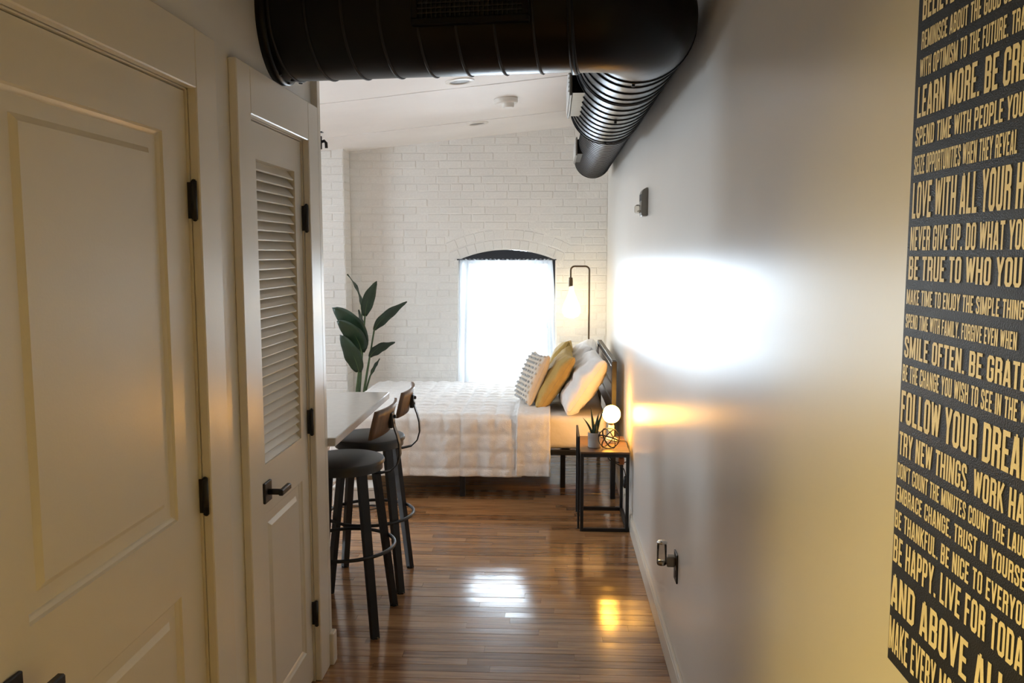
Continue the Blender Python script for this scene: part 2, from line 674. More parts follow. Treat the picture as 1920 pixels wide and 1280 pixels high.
PSTEP = [(0, 0), (.004, -.006), (.010, -.009), (.014, -.013), (.046, -.0135), (.060, -.005)]
bm = nb()
h1 = [(1.405, 2.010, .20, .818), (1.405, 2.010, 1.015, 1.972)]
slab_frame(bm, D1[0] + .005, D1[1] - .006, .012, DH - .007, h1)
for h in h1:
    panel(bm, *h, PSTEP)
door1 = struct('door_1', bm, M['trim'], label='near tan-lit two-panel door with black hinges and lever', sharp=20)
for z in (1.815, 1.04, .27):
    hinge(door1, D1[1] - .004, z)
lever(door1, D1[0] + .055, .920, .074)

bm = nb()
h2 = [(2.648, 3.05, .155, .833), (2.655, 3.05, .995, 1.975)]
hh = [(2.650, 3.05, .155, .833), (2.650, 3.05, .995, 1.975)]
slab_frame(bm, D2[0] + .005, D2[1] - .006, .012, DH - .007, hh)
panel(bm, 2.650, 3.05, .155, .833, PSTEP)
# reveal of the louvre opening
for a, b_ in (((2.650, .995), (3.05, .995)), ((3.05, .995), (3.05, 1.975)), ((3.05, 1.975), (2.650, 1.975)), ((2.650, 1.975), (2.650, .995))):
    q = [bm.verts.new((SX, *a)), bm.verts.new((SX, *b_)), bm.verts.new((SX - .034, *b_)), bm.verts.new((SX - .034, *a))]
    bm.faces.new(q)
door2 = struct('door_2', bm, M['trim'], label='narrow louvred closet door with black lever beside the wall end', sharp=20)
nsl = 31
pitch = (1.975 - .995) / nsl
sb = nb()
box(sb, -.0215, .0215, -.1985, .1985, -.0032, .0032, .002)
bmesh.ops.transform(sb, matrix=Matrix.Rotation(R(52), 4, 'Y'), verts=sb.verts)
sl_me = bpy.data.meshes.new('slat')
bmesh.ops.recalc_face_normals(sb, faces=sb.faces)
sb.to_mesh(sl_me)
sl_me.materials.append(M['trim'])
for i in range(nsl):
    o = bpy.data.objects.new('slat', sl_me)
    col.objects.link(o)
    o.parent = door2
    o.location = (SX - .0185, 2.85, .995 + pitch * (i + .5))
bm = nb()
box(bm, SX - .0349, SX - .0342, 2.64, 3.06, .98, 1.99)
obj('backing', bm, M['trim'], door2)
for z in (1.81, 1.04, .28):
    hinge(door2, D2[1] - .004, z)
lever(door2, 2.652, .905, .078)

# ---- baseboards
def basebd(name, x0, x1, y0, y1, label, cap):
    b = nb()
    box(b, x0, x1, y0, y1, 0, .094, .002)
    o = struct(name, b, M['trim'], label=label)
    b = nb()
    if cap == 'r':
        box(b, x0 + .004, x1, y0, y1, .094, .106, .002)
    else:
        box(b, x0, x1 - .004, y0, y1, .094, .106, .002)
    struct('cap_moulding', b, M['trim'], o)
    return o


basebd('baseboard_right', XR - .016, XR, YN, YB, 'white baseboard along the long wall', 'r')
basebd('baseboard_left', XW, XW + .016, YN, D0[0], 'white baseboard before the near door', 'l')
b_ = nb()
box(b_, XW - .05, XC + .016, 3.262, YE + .014, 0, .135, .004)
struct('baseboard_end', b_, M['trim'], label='white plinth block at the end of the hall wall')
bm = nb()
box(bm, XW - .02, XC, 3.262, YE, 0, 2.68, .002)
struct('trim_3', bm, M['trim'], label='plain corner board closing the end of the hall wall')

# ================================================================== BRICK WALL AND WINDOW
WX0, WX1, WZ0, WZS, RISE = -0.842, 0.030, 0.42, 1.623, 0.090
WXC = (WX0 + WX1) / 2
WH = (WX1 - WX0) / 2
ARC_R = WH * WH / (2 * RISE) + RISE / 2
ARC_C = WZS + RISE - ARC_R
PAR = 0.0035             # the bricks stand this far proud of the joints
YM = YB + PAR


def arcz(x, xc=WXC, r=ARC_R):
    return ARC_C + math.sqrt(max(0, r * r - (x - xc) ** 2))


def wall_piece(bm, x0, x1, z0, z1f, y0, y1, n=1):
    for i in range(n):
        a, b = x0 + (x1 - x0) * i / n, x0 + (x1 - x0) * (i + 1) / n
        za0, zb0 = (z0(a), z0(b)) if callable(z0) else (z0, z0)
        za1, zb1 = (z1f(a), z1f(b)) if callable(z1f) else (z1f, z1f)
        v = [bm.verts.new(p) for p in ((a, y0, za0), (b, y0, zb0), (b, y0, zb1), (a, y0, za1), (a, y1, za0), (b, y1, zb0), (b, y1, zb1), (a, y1, za1))]
        for f in ((0, 1, 2, 3), (4, 5, 6, 7), (0, 1, 5, 4), (2, 3, 7, 6), (0, 3, 7, 4), (1, 2, 6, 5)):
            bm.faces.new([v[i_] for i_ in f])


SECOND = -2.845         # offset to an added second window, unseen, that only lets in daylight
bm = nb()
wins = (WXC, WXC + SECOND)
edges = [XK - .1]
for c in sorted(wins):
    edges += [c - WH, c + WH]
edges.append(XR + .1)
for i in range(0, len(edges), 2):
    wall_piece(bm, edges[i], edges[i + 1], -.1, 3.0, YM, YM + .34)
for c in wins:
    wall_piece(bm, c - WH, c + WH, -.1, WZ0, YM, YM + .34)
    wall_piece(bm, c - WH, c + WH, lambda x, c=c: arcz(x, c), 3.0, YM, YM + .34, 20)
wall_back = struct('wall_back', bm, M['mortar'], label='white painted brick wall with an arched window')

BL, BH, JT = 0.203, 0.0677, 0.0060
bk_me = bpy.data.meshes.new('brick')
ub = nb()
# a brick face with soft shoulders; depth runs into the wall
pr = [(.5, .5, 1.0), (.5, .5, .25), (.47, .42, 0.0)]
rings = []
for hx, hz, yy in pr:
    rings.append([ub.verts.new((sx * hx, yy, sz * hz)) for sx, sz in ((-1, -1), (1, -1), (1, 1), (-1, 1))])
for a, b in zip(rings, rings[1:]):
    for i in range(4):
        ub.faces.new((a[i], a[(i + 1) % 4], b[(i + 1) % 4], b[i]))
ub.faces.new(rings[-1])
bmesh.ops.recalc_face_normals(ub, faces=ub.faces)
ub.to_mesh(bk_me)
bk_me.materials.append(M['brick'])
cand = []
XP1 = -1.82             # edge of the pier
zrow = 0.0
r_i = 0
while zrow < 2.80:
    z0, z1 = zrow, zrow + BH
    x = XP1 - (0.1015 if r_i % 2 else 0.0) - random.uniform(0, .02)
    header = (r_i % 7 == 5)
    while x < XR:
        ln = (BL / 2 if header else BL) + random.uniform(-.006, .006)
        a, b = max(x, XP1), min(x + ln, XR)
        x += ln
        zm = (z0 + z1) / 2
        spans = [(a, b)]
        lim = None
        if zm < WZS - .01 and z1 > WZ0:
            lim = (WX0 - .002, WX1 + .002)
        ro = ARC_R + 0.185
        zz = z0 + .012
        if zz > WZS - .06 and zz < ARC_C + ro:
            hc = math.sqrt(ro * ro - (zz - ARC_C) ** 2)
            half_ang = math.asin(WH / ARC_R) * ro
            hc = min(hc, WH + .075 + (zz - WZS) * .40)
            if hc > 0:
                lim = (WXC - hc, WXC + hc)
        if lim:
            spans = []
            if a < lim[0]:
                spans.append((a, min(b, lim[0])))
            if b > lim[1]:
                spans.append((max(a, lim[1]), b))
        for a_, b_ in spans:
            if b_ - a_ < .028:
                continue
            if z0 > zc((a_ + b_) / 2) - .02:
                continue
            cand.append(((a_ + b_) / 2, b_ - a_, zm))
    zrow += BH
    r_i += 1
vis = [c for c in cand if c[2] > 0.56]
vis.sort(key=lambda c: (c[2] < 0.75, c[0] > 0.2 and c[2] > 2.2, -c[1]))
narch = 2 * 13
keep = set(vis[:298 - narch])
rest = nb()


def put_brick(cx, ln, cz, parent, y=YB, hz=BH, rot=0.0, mesh=bk_me):
    o = bpy.data.objects.new('brick', mesh)
    col.objects.link(o)
    o.parent = parent
    o.location = (cx, y + random.uniform(-.0022, .0026), cz)
    o.scale = (ln - JT, .016, hz - JT)
    o.rotation_euler = (R(random.gauss(0, .7)), rot, R(random.gauss(0, .35)))
    return o


for c in cand:
    if c in keep:
        put_brick(*c, wall_back)
    else:
        box(rest, c[0] - c[1] / 2 + JT / 2, c[0] + c[1] / 2 - JT / 2, YB + random.uniform(-.001, .002), YB + .016, c[2] - BH / 2 + JT / 2, c[2] + BH / 2 - JT / 2, .003)
o = struct('brick_rest', rest, M['brick'], wall_back)
o.name = 'brickwork'
o['kind'] = 'stuff'
# two rings of arch bricks over the window
for ring in range(2):
    rr = ARC_R + .050 + ring * .090
    ha = math.asin(WH / ARC_R) + .045 + .01 * ring
    n = 13
    for i in range(n):
        t = -ha + (i + .5) * 2 * ha / n + (ha / n * .5 if ring and i < n - 1 else 0)
        put_brick(WXC + rr * math.sin(t), 2 * ha / n * rr, ARC_C + rr * math.cos(t), wall_back, hz=.090, rot=t)

# brick pier in the far corner
bm = nb()
box(bm, -2.42, XP1, 7.38 + PAR, YM + .05, -.02, 2.75)
pier = struct('wall_pier', bm, M['mortar'], label='white painted brick pier standing out from the far wall')
zrow, r_i = 0.0, 0
while zrow < zc(-2.0) - .02:
    x = XP1
    first = True
    while x > -2.42:
        ln = BL
        if first and r_i % 2:
            ln = BL / 2
        first = False
        x0 = max(x - ln, -2.42)
        if x - x0 > .03:
            put_brick((x + x0) / 2, x - x0, zrow + BH / 2, pier, y=7.38)
        x = x0
    # the side of the pier towards the window
    o = put_brick(0, .21, 0, pier)
    o.location = (XP1 + .004 + random.uniform(-.001, .001), 7.49, zrow + BH / 2)
    o.rotation_euler = (0, 0, R(90))
    zrow += BH
    r_i += 1


def window(name, xc, label):
    """dark arched timber frame lining the opening, two sashes with panes"""
    y0, y1 = YB + .035, YB + .30
    t = .032
    b = nb()
    wall_piece(b, xc - WH, xc - WH + t, WZ0, lambda x: arcz(x, xc) - .001, y0, y1)
    wall_piece(b, xc + WH - t, xc + WH, WZ0, lambda x: arcz(x, xc) - .001, y0, y1)
    # arched head board, solid down to the top of the sash
    wall_piece(b, xc - WH + t, xc + WH - t, WZS - .02, lambda x: arcz(x, xc) - .001, y0, y0 + .05, 18)
    wall_piece(b, xc - WH + t, xc + WH - t, lambda x: arcz(x, xc) - .03, lambda x: arcz(x, xc) - .001, y0 + .05, y1, 18)
    w = struct(name, b, M['winframe'], label=label)
    ys = YB + .22
    for k, (a, c, dy) in enumerate(((WZ0 + .02, 1.03, 0.0), (1.0, WZS, .03))):
        b = nb()
        s = .042
        xa, xb = xc - WH + t, xc + WH - t
        box(b, xa, xa + s, ys + dy, ys + dy + .028, a, c)
        box(b, xb - s, xb, ys + dy, ys + dy + .028, a, c)
        box(b, xa + s, xb - s, ys + dy, ys + dy + .028, a, a + s)
        box(b, xa + s, xb - s, ys + dy, ys + dy + .028, c - s, c)
        sash = struct('sash', b, M['winframe'], w)
        b = nb()
        box(b, xa + s, xb - s, ys + dy + .012, ys + dy + .016, a + s, c - s)
        struct('pane', b, M['pane'], sash)
    b = nb()
    box(b, xc - WH - .0, xc + WH + .0, YB - .02, YB + .25, WZ0, WZ0 + .025, .004)
    struct('window_sill', b, M['trim'], w)
    return w


window('window_1', WXC, 'arched window with a dark frame in the brick wall above the bed')
window('fill_window_2', WXC + SECOND, 'added unseen arched window beyond the pier, for daylight fill')


# ================================================================== SHEER CURTAIN
ct = thing('sheer_curtain', 'white sheer curtain glowing with daylight in front of the arched window', 'curtain', (WXC, YB - .03, 1.60))
bm = nb()
nx, nz = 90, 24
ztop, zbot = 1.628, 0.46
g = []
for j in range(nz + 1):
    v = j / nz
    z = ztop + (zbot - ztop) * v
    fl = v ** 0.85
    xa = WX0 + .012 - .045 * fl
    xb = WX1 - .028 + .075 * fl
    rowv = []
    for i in range(nx + 1):
        u = i / nx
        amp = .006 + .012 * v
        yy = YB - .030 + amp * math.sin(u * 58 + .8 * math.sin(v * 2 + u * 9)) + .004 * math.sin(u * 143)
        zz = z
        if j == 0:
            zz += .010 * abs(math.sin(u * 70)) - .004
        rowv.append(bm.verts.new((xa + (xb - xa) * u, yy, zz)))
    g.append(rowv)
for j in range(nz):
    for i in range(nx):
        f = bm.faces.new((g[j][i], g[j][i + 1], g[j + 1][i + 1], g[j + 1][i]))
        f.smooth = True
obj('cloth', bm, M['sheer'], ct)
bm = nb()
tube(bm, [(WX0 - .0, YB - .030, 1.625), (WX1 + .0, YB - .030, 1.625)], .004, 8)
for x in (WX0 - .004, WX1 + .004):
    tube(bm, [(x, YB - .036, 1.625), (x, YB + .006, 1.625)], .006, 8)
obj('rod', bm, M['winframe'], ct)

# ================================================================== AIR DUCT
SK = Matrix.Translation((XW, 2.868, 0)) @ Matrix.Rotation(R(-6.2), 4, 'Z') @ Matrix.Translation((-XW, -2.868, 0))


def skew(b):
    bmesh.ops.transform(b, matrix=SK, verts=b.verts)
    return b


dt = thing('air_duct', 'black spiral air duct crossing the hall and running along the wall under the ceiling', 'duct', (0.30, 3.0, 2.45))
DR, DX, DZ, DY = 0.192, 0.284, 2.448, 2.868
EB = 0.30                                   # bend radius of the elbow
bm = nb()
tube(bm, [(XW - .02, DY, DZ), (-.5, DY, DZ), (0.0, DY, DZ), (DX - EB + .12, DY, DZ)], DR, 56, cap=False)
obj('cross_duct', skew(bm), M['duct'], dt)
bm = nb()
pts = []
E0 = SK @ Vector((DX - EB + .11, DY, DZ))
EC = SK @ Vector((DX + .005, DY, DZ))
EC.x = DX
E1 = Vector((DX, EC.y + .205, DZ))
E0 = EC + (E0 - EC).normalized() * .205
for i in range(17):
    s = i / 16
    pts.append(E0 * (1 - s) ** 2 + EC * 2 * s * (1 - s) * 1.0 + E1 * s * s)
tube(bm, pts, DR + .002, 56, cap=False)
obj('elbow', bm, M['duct'], dt)
Y0 = E1.y
bm = nb()
tube(bm, [(DX, Y0, DZ), (DX, 3.8, DZ), (DX, 4.55, DZ)], DR - .002, 56, cap=False)
obj('wide_run', bm, M['duct'], dt)
bm = nb()
DX2, DR2 = 0.332, 0.148
tube(bm, [(DX, 4.55, DZ), (DX2, 4.85, DZ)], [DR - .002, DR2], 56, cap=False)
obj('reducer', bm, M['duct'], dt)
bm = nb()
tube(bm, [(DX2, 4.85, DZ), (DX2, 6.0, DZ), (DX2, 7.08, DZ)], DR2, 56, cap=False)
lathe(bm, [(DR2, 0), (DR2 + .004, .0), (DR2 + .004, .02), (0, .022)], 56, (DX2, 7.07, DZ), 'y')
obj('narrow_run', bm, M['duct'], dt)


def ring_y(x, y, r, th=.0048):
    b = nb()
    n = 56
    tube(b, [(x + r * math.cos(2 * math.pi * i / n), y + (.03 * (i / n - .5)), DZ + r * math.sin(2 * math.pi * i / n)) for i in range(n)], th, 6, closed=True)
    return b


def ring_x(x, r, th=.0048):
    b = nb()
    n = 56
    tube(b, [(x + .03 * (i / n - .5), DY + r * math.cos(2 * math.pi * i / n), DZ + r * math.sin(2 * math.pi * i / n)) for i in range(n)], th, 6, closed=True)
    bmesh.ops.transform(b, matrix=Matrix.Translation((0, DY, 0)) @ Matrix.Rotation(R(-6.2), 4, 'Z') @ Matrix.Translation((0, -DY, 0)), verts=b.verts)
    return b


yy = Y0 + .09
proto = None
ys_ = []
while yy < 4.55:
    ys_.append(yy)
    yy += .122
for k, yv in enumerate(ys_ + [ys_[3] - .03, 4.56]):
    if proto is None:
        proto = obj('seam_ring', ring_y(0, 0, DR, .0032), M['ductrib'])
        proto.parent = dt
        proto.location = Vector((DX, yv, 0)) - Vector((dt.location.x, dt.location.y, dt.location.z))
    else:
        c = proto.copy()
        col.objects.link(c)
        c.location = Vector((DX, yv, 0)) - dt.location
yy = 4.86
proto = None
while yy < 7.05:
    if proto is None:
        proto = obj('seam_ring', ring_y(0, 0, DR2, .0030), M['ductrib'])
        proto.parent = dt
    else:
        c = proto.copy()
        col.objects.link(c)
        proto = c
    proto.location = Vector((DX2, yy, 0)) - dt.location
    yy += .075 if yy > 4.95 else .03
xx = XW + .06
proto = None
while xx < DX - EB + .2:
    if proto is None:
        proto = obj('seam_ring', ring_x(0, DR), M['ductrib'])
        proto.parent = dt
    else:
        c = proto.copy()
        col.objects.link(c)
        proto = c
    proto.location = Vector((XW + (xx - XW) * math.cos(R(6.2)), -(xx - XW) * math.sin(R(6.2)), 0)) - dt.location
    xx += .118
bm = nb()
lathe(bm, [(DR + .003, -.008), (DR + .008, -.008), (DR + .008, .008), (DR + .003, .008)], 56, (DX - EB + .09, DY, DZ), 'x')
obj('collar', skew(bm), M['duct'], dt)
bm = nb()
lathe(bm, [(DR + .0, -.008), (DR + .006, -.008), (DR + .006, .008), (DR + .0, .008)], 56, (DX, Y0, DZ), 'y')
obj('collar', bm, M['duct'], dt)
bm = nb()
lathe(bm, [(DR + .0, -.03), (DR + .012, -.03), (DR + .012, .0), (DR + .0, .0)], 56, (XW + .03, DY, DZ), 'x')
obj('collar', bm, M['duct'], dt)
bm = nb()
for a in range(8):
    t = R(250 + a * 13)
    lathe(bm, [(.007, -.002), (.007, .004), (0, .006)], 8, (XW + .03 + .03 * (a % 2), DY + (DR + .006) * math.cos(t), DZ + (DR + .006) * math.sin(t)), 'z')
for yv in (Y0 + .02, 3.78, 4.5):
    lathe(bm, [(.006, -.010), (.006, .0), (0, .0)], 8, (DX - .01, yv, DZ - DR - .002), 'z')
sc_ = obj('screws', bm, M['ductrib'], dt)
sc_.name = 'screw_heads'
sc_['kind'] = 'stuff'
# grille on the front of the cross duct
bm = nb()
gx0, gx1, gz0, gz1 = -.385, -.066, 2.385, 2.515
gy = DY - DR - .010
box(bm, gx0 - .02, gx1 + .02, gy, gy + .03, gz0 - .02, gz0, .002)
box(bm, gx0 - .02, gx1 + .02, gy, gy + .03, gz1, gz1 + .02, .002)
box(bm, gx0 - .02, gx0, gy, gy + .03, gz0, gz1, .002)
box(bm, gx1, gx1 + .02, gy, gy + .03, gz0, gz1, .002)
gr = obj('grille', skew(bm), M['duct'], dt)
bm = nb()
for i in range(1, 22):
    x = gx0 + (gx1 - gx0) * i / 22
    box(bm, x - .0016, x + .0016, gy + .004, gy + .012, gz0, gz1)
obj('upright_bars', skew(bm), M['ductrib'], gr)
bm = nb()
for i in range(1, 9):
    z = gz0 + (gz1 - gz0) * i / 9
    box(bm, gx0, gx1, gy + .003, gy + .010, z - .002, z + .002)
obj('cross_bars', skew(bm), M['black'], gr)
# side registers on the run along the wall
for (ya, yb_, cx, rr, z0, z1) in ((3.55, 4.15, DX, DR, 2.335, 2.455), (5.95, 6.50, DX2, DR2, 2.365, 2.465)):
    bm = nb()
    xs = cx - rr - .012
    box(bm, xs, cx - rr + .05, ya, yb_, z0, z1, .003)
    rg = obj('register', bm, M['duct'], dt)
    bm = nb()
    box(bm, xs - .012, xs, ya - .012, yb_ - (yb_ - ya) * .0, z0 - .012, z1 + .012, .003)
    obj('register_face', bm, M['greydev'], rg)
    bm = nb()
    k = 7
    for i in range(k):
        z = z0 + (z1 - z0) * (i + .5) / k
        box(bm, xs - .016, xs - .010, ya + .01, yb_ - .01, z - .003, z + .003)
    obj('vane', bm, M['white'], rg)

# ================================================================== CEILING FITTINGS
SL = math.atan(.1046)


def ceil_fit(name, label, cat, x, y, group=None):
    t = thing(name, label, cat, (x, y, zc(x)), 0, group)
    t.rotation_euler = (0, -SL, 0)
    return t


def in_place(t, name, prof, m, n=36, off=(0, 0, 0)):
    b = nb()
    lathe(b, prof, n, off)
    bmesh.ops.transform(b, matrix=chain(t), verts=b.verts)
    return obj(name, b, m, t, sharp=35)


t = ceil_fit('smoke_detector', 'white round smoke detector on the sloping ceiling', 'detector', -.325, 5.943)
in_place(t, 'base', [(.080, .002), (.084, -.004), (.082, -.030), (.076, -.036), (0, -.036)], M['white'])
in_place(t, 'sensor_cap', [(.044, -.034), (.042, -.058), (.036, -.066), (0, -.067)], M['white'], off=(.012, -.008, 0))
for (x, y, lb) in ((-.562, 5.209, 'round recessed ceiling light partly behind the lower edge of the black duct'), (-.60, 6.84, 'small flush recessed ceiling light nearest the brick wall')):
    t = ceil_fit('recessed_light', lb, 'ceiling light', x, y, 'recessed lights in the bedroom ceiling')
    in_place(t, 'ring', [(.060, .004), (.060, -.006), (.066, -.010), (.088, -.006), (.090, .002)], M['white'])
    in_place(t, 'lens', [(.062, -.002), (.03, -.0035), (0, -.004)], M['greydev'])

# sprinkler on the end of the hall wall
t = thing('sprinkler_head', 'small black sprinkler head poking out past the end of the hall wall', 'sprinkler', (-.925, YE, 2.118))
bm = nb()
tube(bm, [(-.925, YE - .01, 2.118), (-.925, YE + .075, 2.118)], .0085, 12)
lathe(bm, [(.022, .0), (.022, .004), (.010, .010)], 20, (-.925, YE, 2.118), 'y')
obj('pipe', bm, M['black'], t)
bm = nb()
tube(bm, [(-.925, YE + .07, 2.092), (-.925, YE + .07, 2.142)], .011, 12)
tube(bm, [(-.925, YE + .07, 2.118), (-.905, YE + .07, 2.124), (-.898, YE + .07, 2.116), (-.897, YE + .07, 2.096)], .006, 8)
tube(bm, [(-.925, YE + .07, 2.100), (-.94, YE + .07, 2.094), (-.945, YE + .07, 2.088)], .006, 8)
obj('body', bm, M['black'], t)
bm = nb()
tube(bm, [(-.925, YE + .07, 2.14), (-.925, YE + .07, 2.158)], .004, 8)
box(bm, -.940, -.910, YE + .058, YE + .082, 2.156, 2.160, .001)
obj('deflector', bm, M['black'], t)

# ================================================================== ON THE LONG WALL
# alarm strobe
t = thing('alarm_strobe', 'grey fire alarm strobe with a clear lens high on the long wall', 'alarm', (XR, 4.47, 1.945))
bm = nb()
prof = [(XR, 1.872), (XR - .030, 1.872), (XR - .034, 1.884), (XR - .034, 1.99), (XR - .026, 2.008), (XR - .008, 2.018), (XR, 2.018)]
fa = [bm.verts.new((x, 4.415, z)) for x, z in prof]
fb = [bm.verts.new((x, 4.525, z)) for x, z in prof]
bm.faces.new(fa)
bm.faces.new(fb)
for i in range(len(prof)):
    k = (i + 1) % len(prof)
    bm.faces.new((fa[i], fa[k], fb[k], fb[i]))
bmesh.ops.bevel(bm, geom=list(bm.edges), offset=.003, segments=2, affect='EDGES')
obj('housing', bm, M['greydev'], t, sharp=30)
bm = nb()
for i in range(4):
    box(bm, XR - .036, XR - .033, 4.43 + i * .022, 4.442 + i * .022, 1.95, 1.985, .001)
obj('horn_slots', bm, M['black'], t)
bm = nb()
box(bm, XR - .062, XR - .032, 4.43, 4.51, 1.888, 1.932, .010, seg=2)
obj('strobe_lens', bm, M['clear'], t)
bm = nb()
box(bm, XR - .050, XR - .034, 4.445, 4.495, 1.896, 1.902, .002)
obj('flash_tube', bm, M['chrome'], t)

# socket and plug-in freshener
OY, OZ = 3.215, .462
t = thing('wall_socket', 'black wall socket plate low on the long wall', 'socket', (XR, OY, OZ))
bm = nb()
box(bm, XR - .006, XR, OY - .036, OY + .036, OZ - .058, OZ + .058, .002)
obj('plate', bm, M['black'], t)
for dz in (-.024, .024):
    bm = nb()
    box(bm, XR - .008, XR - .005, OY - .017, OY + .017, OZ + dz - .014, OZ + dz + .014, .001)
    obj('outlet', bm, M['black'], t)
t = thing('air_freshener', 'clear plug-in air freshener in the black wall socket', 'air freshener', (XR - .03, OY, OZ + .03))
bm = nb()
box(bm, XR - .040, XR - .0085, OY - .018, OY + .018, OZ + .002, OZ + .044, .005, seg=2)
obj('plug_body', bm, M['greydev'], t)
bm = nb()
lathe(bm, [(0, .005), (.017, .006), (.019, .012), (.019, .085), (.016, .092), (.014, .098), (.0, .099)], 20, (XR - .058, OY + .004, OZ + .0))
obj('bottle', bm, M['clear'], t)
bm = nb()
lathe(bm, [(0, .006), (.015, .007), (.016, .022), (0, .023)], 16, (XR - .058, OY + .004, OZ))
obj('oil', bm, M['chrome'], t)
bm = nb()
lathe(bm, [(.020, .092), (.021, .096), (.014, .102), (0, .103)], 16, (XR - .058, OY + .004, OZ))
obj('cap', bm, M['chrome'], t)

# ================================================================== WORD PRINT
PY0, PY1, PZ0, PZ1, PX = 1.174, .812, 1.106, 2.075, .481
t = thing('wall_print', 'black canvas with cream lines of uplifting words on the long wall', 'wall art', (XR, (PY0 + PY1) / 2, PZ0))
bm = nb()
box(bm, PX, XR - .001, PY1, PY0, PZ0, PZ1, .0012)
obj('canvas', bm, M['canvas'], t)

GW, GT = .40, .138
gl, gr_, gt, gb, gm, gc = GT / 2, GW - GT / 2, 1 - GT / 2, GT / 2, .5, .075


def loop(l, r, b, t_, c=gc):
    return [(l, b + c), (l, t_ - c), (l + c * .8, t_), (r - c * .8, t_), (r, t_ - c), (r, b + c), (r - c * .8, b), (l + c * .8, b), (l, b + c)]


G = {
    'A': (.42, [[(.06, 0), (.17, 1 - .06), (.25, 1 - .06), (.36, 0)], [(.11, .24), (.31, .24)]]),
    'B': (.40, [[(gl, 0), (gl, 1)], [(gl, gt), (gr_ - .06, gt), (gr_ - .01, gt - .07), (gr_ - .01, gm + .09), (gr_ - .06, gm + .02), (gl, gm + .02)], [(gr_ - .08, gm + .02), (gr_, gm - .05), (gr_, gb + .07), (gr_ - .05, gb), (gl, gb)]]),
    'C': (.39, [[(gr_, .64), (gr_, gt - gc), (gr_ - .06, gt), (gl + .06, gt), (gl, gt - gc), (gl, gb + gc), (gl + .06, gb), (gr_ - .06, gb), (gr_, gb + gc), (gr_, .36)]]),
    'D': (.40, [[(gl, 0), (gl, 1)], [(gl, gt), (gr_ - .07, gt), (gr_, gt - gc), (gr_, gb + gc), (gr_ - .07, gb), (gl, gb)]]),
    'E': (.34, [[(gl, 0), (gl, 1)], [(gl, gt), (.34, gt)], [(gl, gm), (.30, gm)], [(gl, gb), (.34, gb)]]),
    'F': (.33, [[(gl, 0), (gl, 1)], [(gl, gt), (.33, gt)], [(gl, gm), (.29, gm)]]),
    'G': (.40, [[(gr_, .66), (gr_, gt - gc), (gr_ - .06, gt), (gl + .06, gt), (gl, gt - gc), (gl, gb + gc), (gl + .06, gb), (gr_ - .06, gb), (gr_, gb + gc), (gr_, .48), (.21, .48)]]),
    'H': (.41, [[(gl, 0), (gl, 1)], [(gr_ + .01, 0), (gr_ + .01, 1)], [(gl, gm), (gr_, gm)]]),
    'I': (.13, [[(gl, 0), (gl, 1)]]),
    'J': (.26, [[(.2, 1), (.2, gb + gc), (.14, gb), (0.0, gb)]]),
    'K': (.41, [[(gl, 0), (gl, 1)], [(.36, 1), (.11, .46)], [(.19, .56), (.37, 0)]]),
    'L': (.33, [[(gl, 0), (gl, 1)], [(gl, gb), (.33, gb)]]),
    'M': (.53, [[(gl, 0), (gl, 1)], [(.53 - gl, 0), (.53 - gl, 1)], [(gl + .03, .96), (.265, .06), (.53 - gl - .03, .96)]]),
    'N': (.42, [[(gl, 0), (gl, 1)], [(.42 - gl, 0), (.42 - gl, 1)], [(gl + .03, .96), (.42 - gl - .03, .04)]]),
    'O': (.40, [loop(gl, gr_, gb, gt)]),
    'P': (.39, [[(gl, 0), (gl, 1)], [(gl, gt), (gr_ - .07, gt), (gr_, gt - gc), (gr_, gm + .03), (gr_ - .07, gm - .05), (gl, gm - .05)]]),
    'R': (.40, [[(gl, 0), (gl, 1)], [(gl, gt), (gr_ - .07, gt), (gr_, gt - gc), (gr_, gm + .07), (gr_ - .07, gm), (gl, gm)], [(gr_ - .07, gm), (gr_, gm - .08), (gr_ + .01, 0)]]),
    'S': (.38, [[(gr_ - .02, .68), (gr_ - .02, gt - gc), (gr_ - .08, gt), (gl + .06, gt), (gl, gt - gc), (gl, .66), (gr_ - .02, .38), (gr_ - .02, gb + gc), (gr_ - .08, gb), (gl + .06, gb), (gl, gb + gc), (gl, .32)]]),
    'T': (.36, [[(0, gt), (.36, gt)], [(.18, 0), (.18, 1)]]),
    'U': (.40, [[(gl, 1), (gl, gb + gc), (gl + .06, gb), (gr_ - .06, gb), (gr_, gb + gc), (gr_, 1)]]),
    'V': (.41, [[(.05, 1), (.205, .05), (.36, 1)]]),
    'W': (.57, [[(.05, 1), (.16, .06), (.285, .94), (.41, .06), (.52, 1)]]),
    'Y': (.41, [[(.05, 1), (.205, .45), (.36, 1)], [(.205, .48), (.205, 0)]]),
    'Z': (.36, [[(.02, gt), (.32, gt), (.06, gb), (.35, gb)]]),
    '.': (.13, [[(gl, 0), (gl, .13)]]),
    "'": (.13, [[(gl, .74), (gl, 1)]]),
    ' ': (.16, []),
}


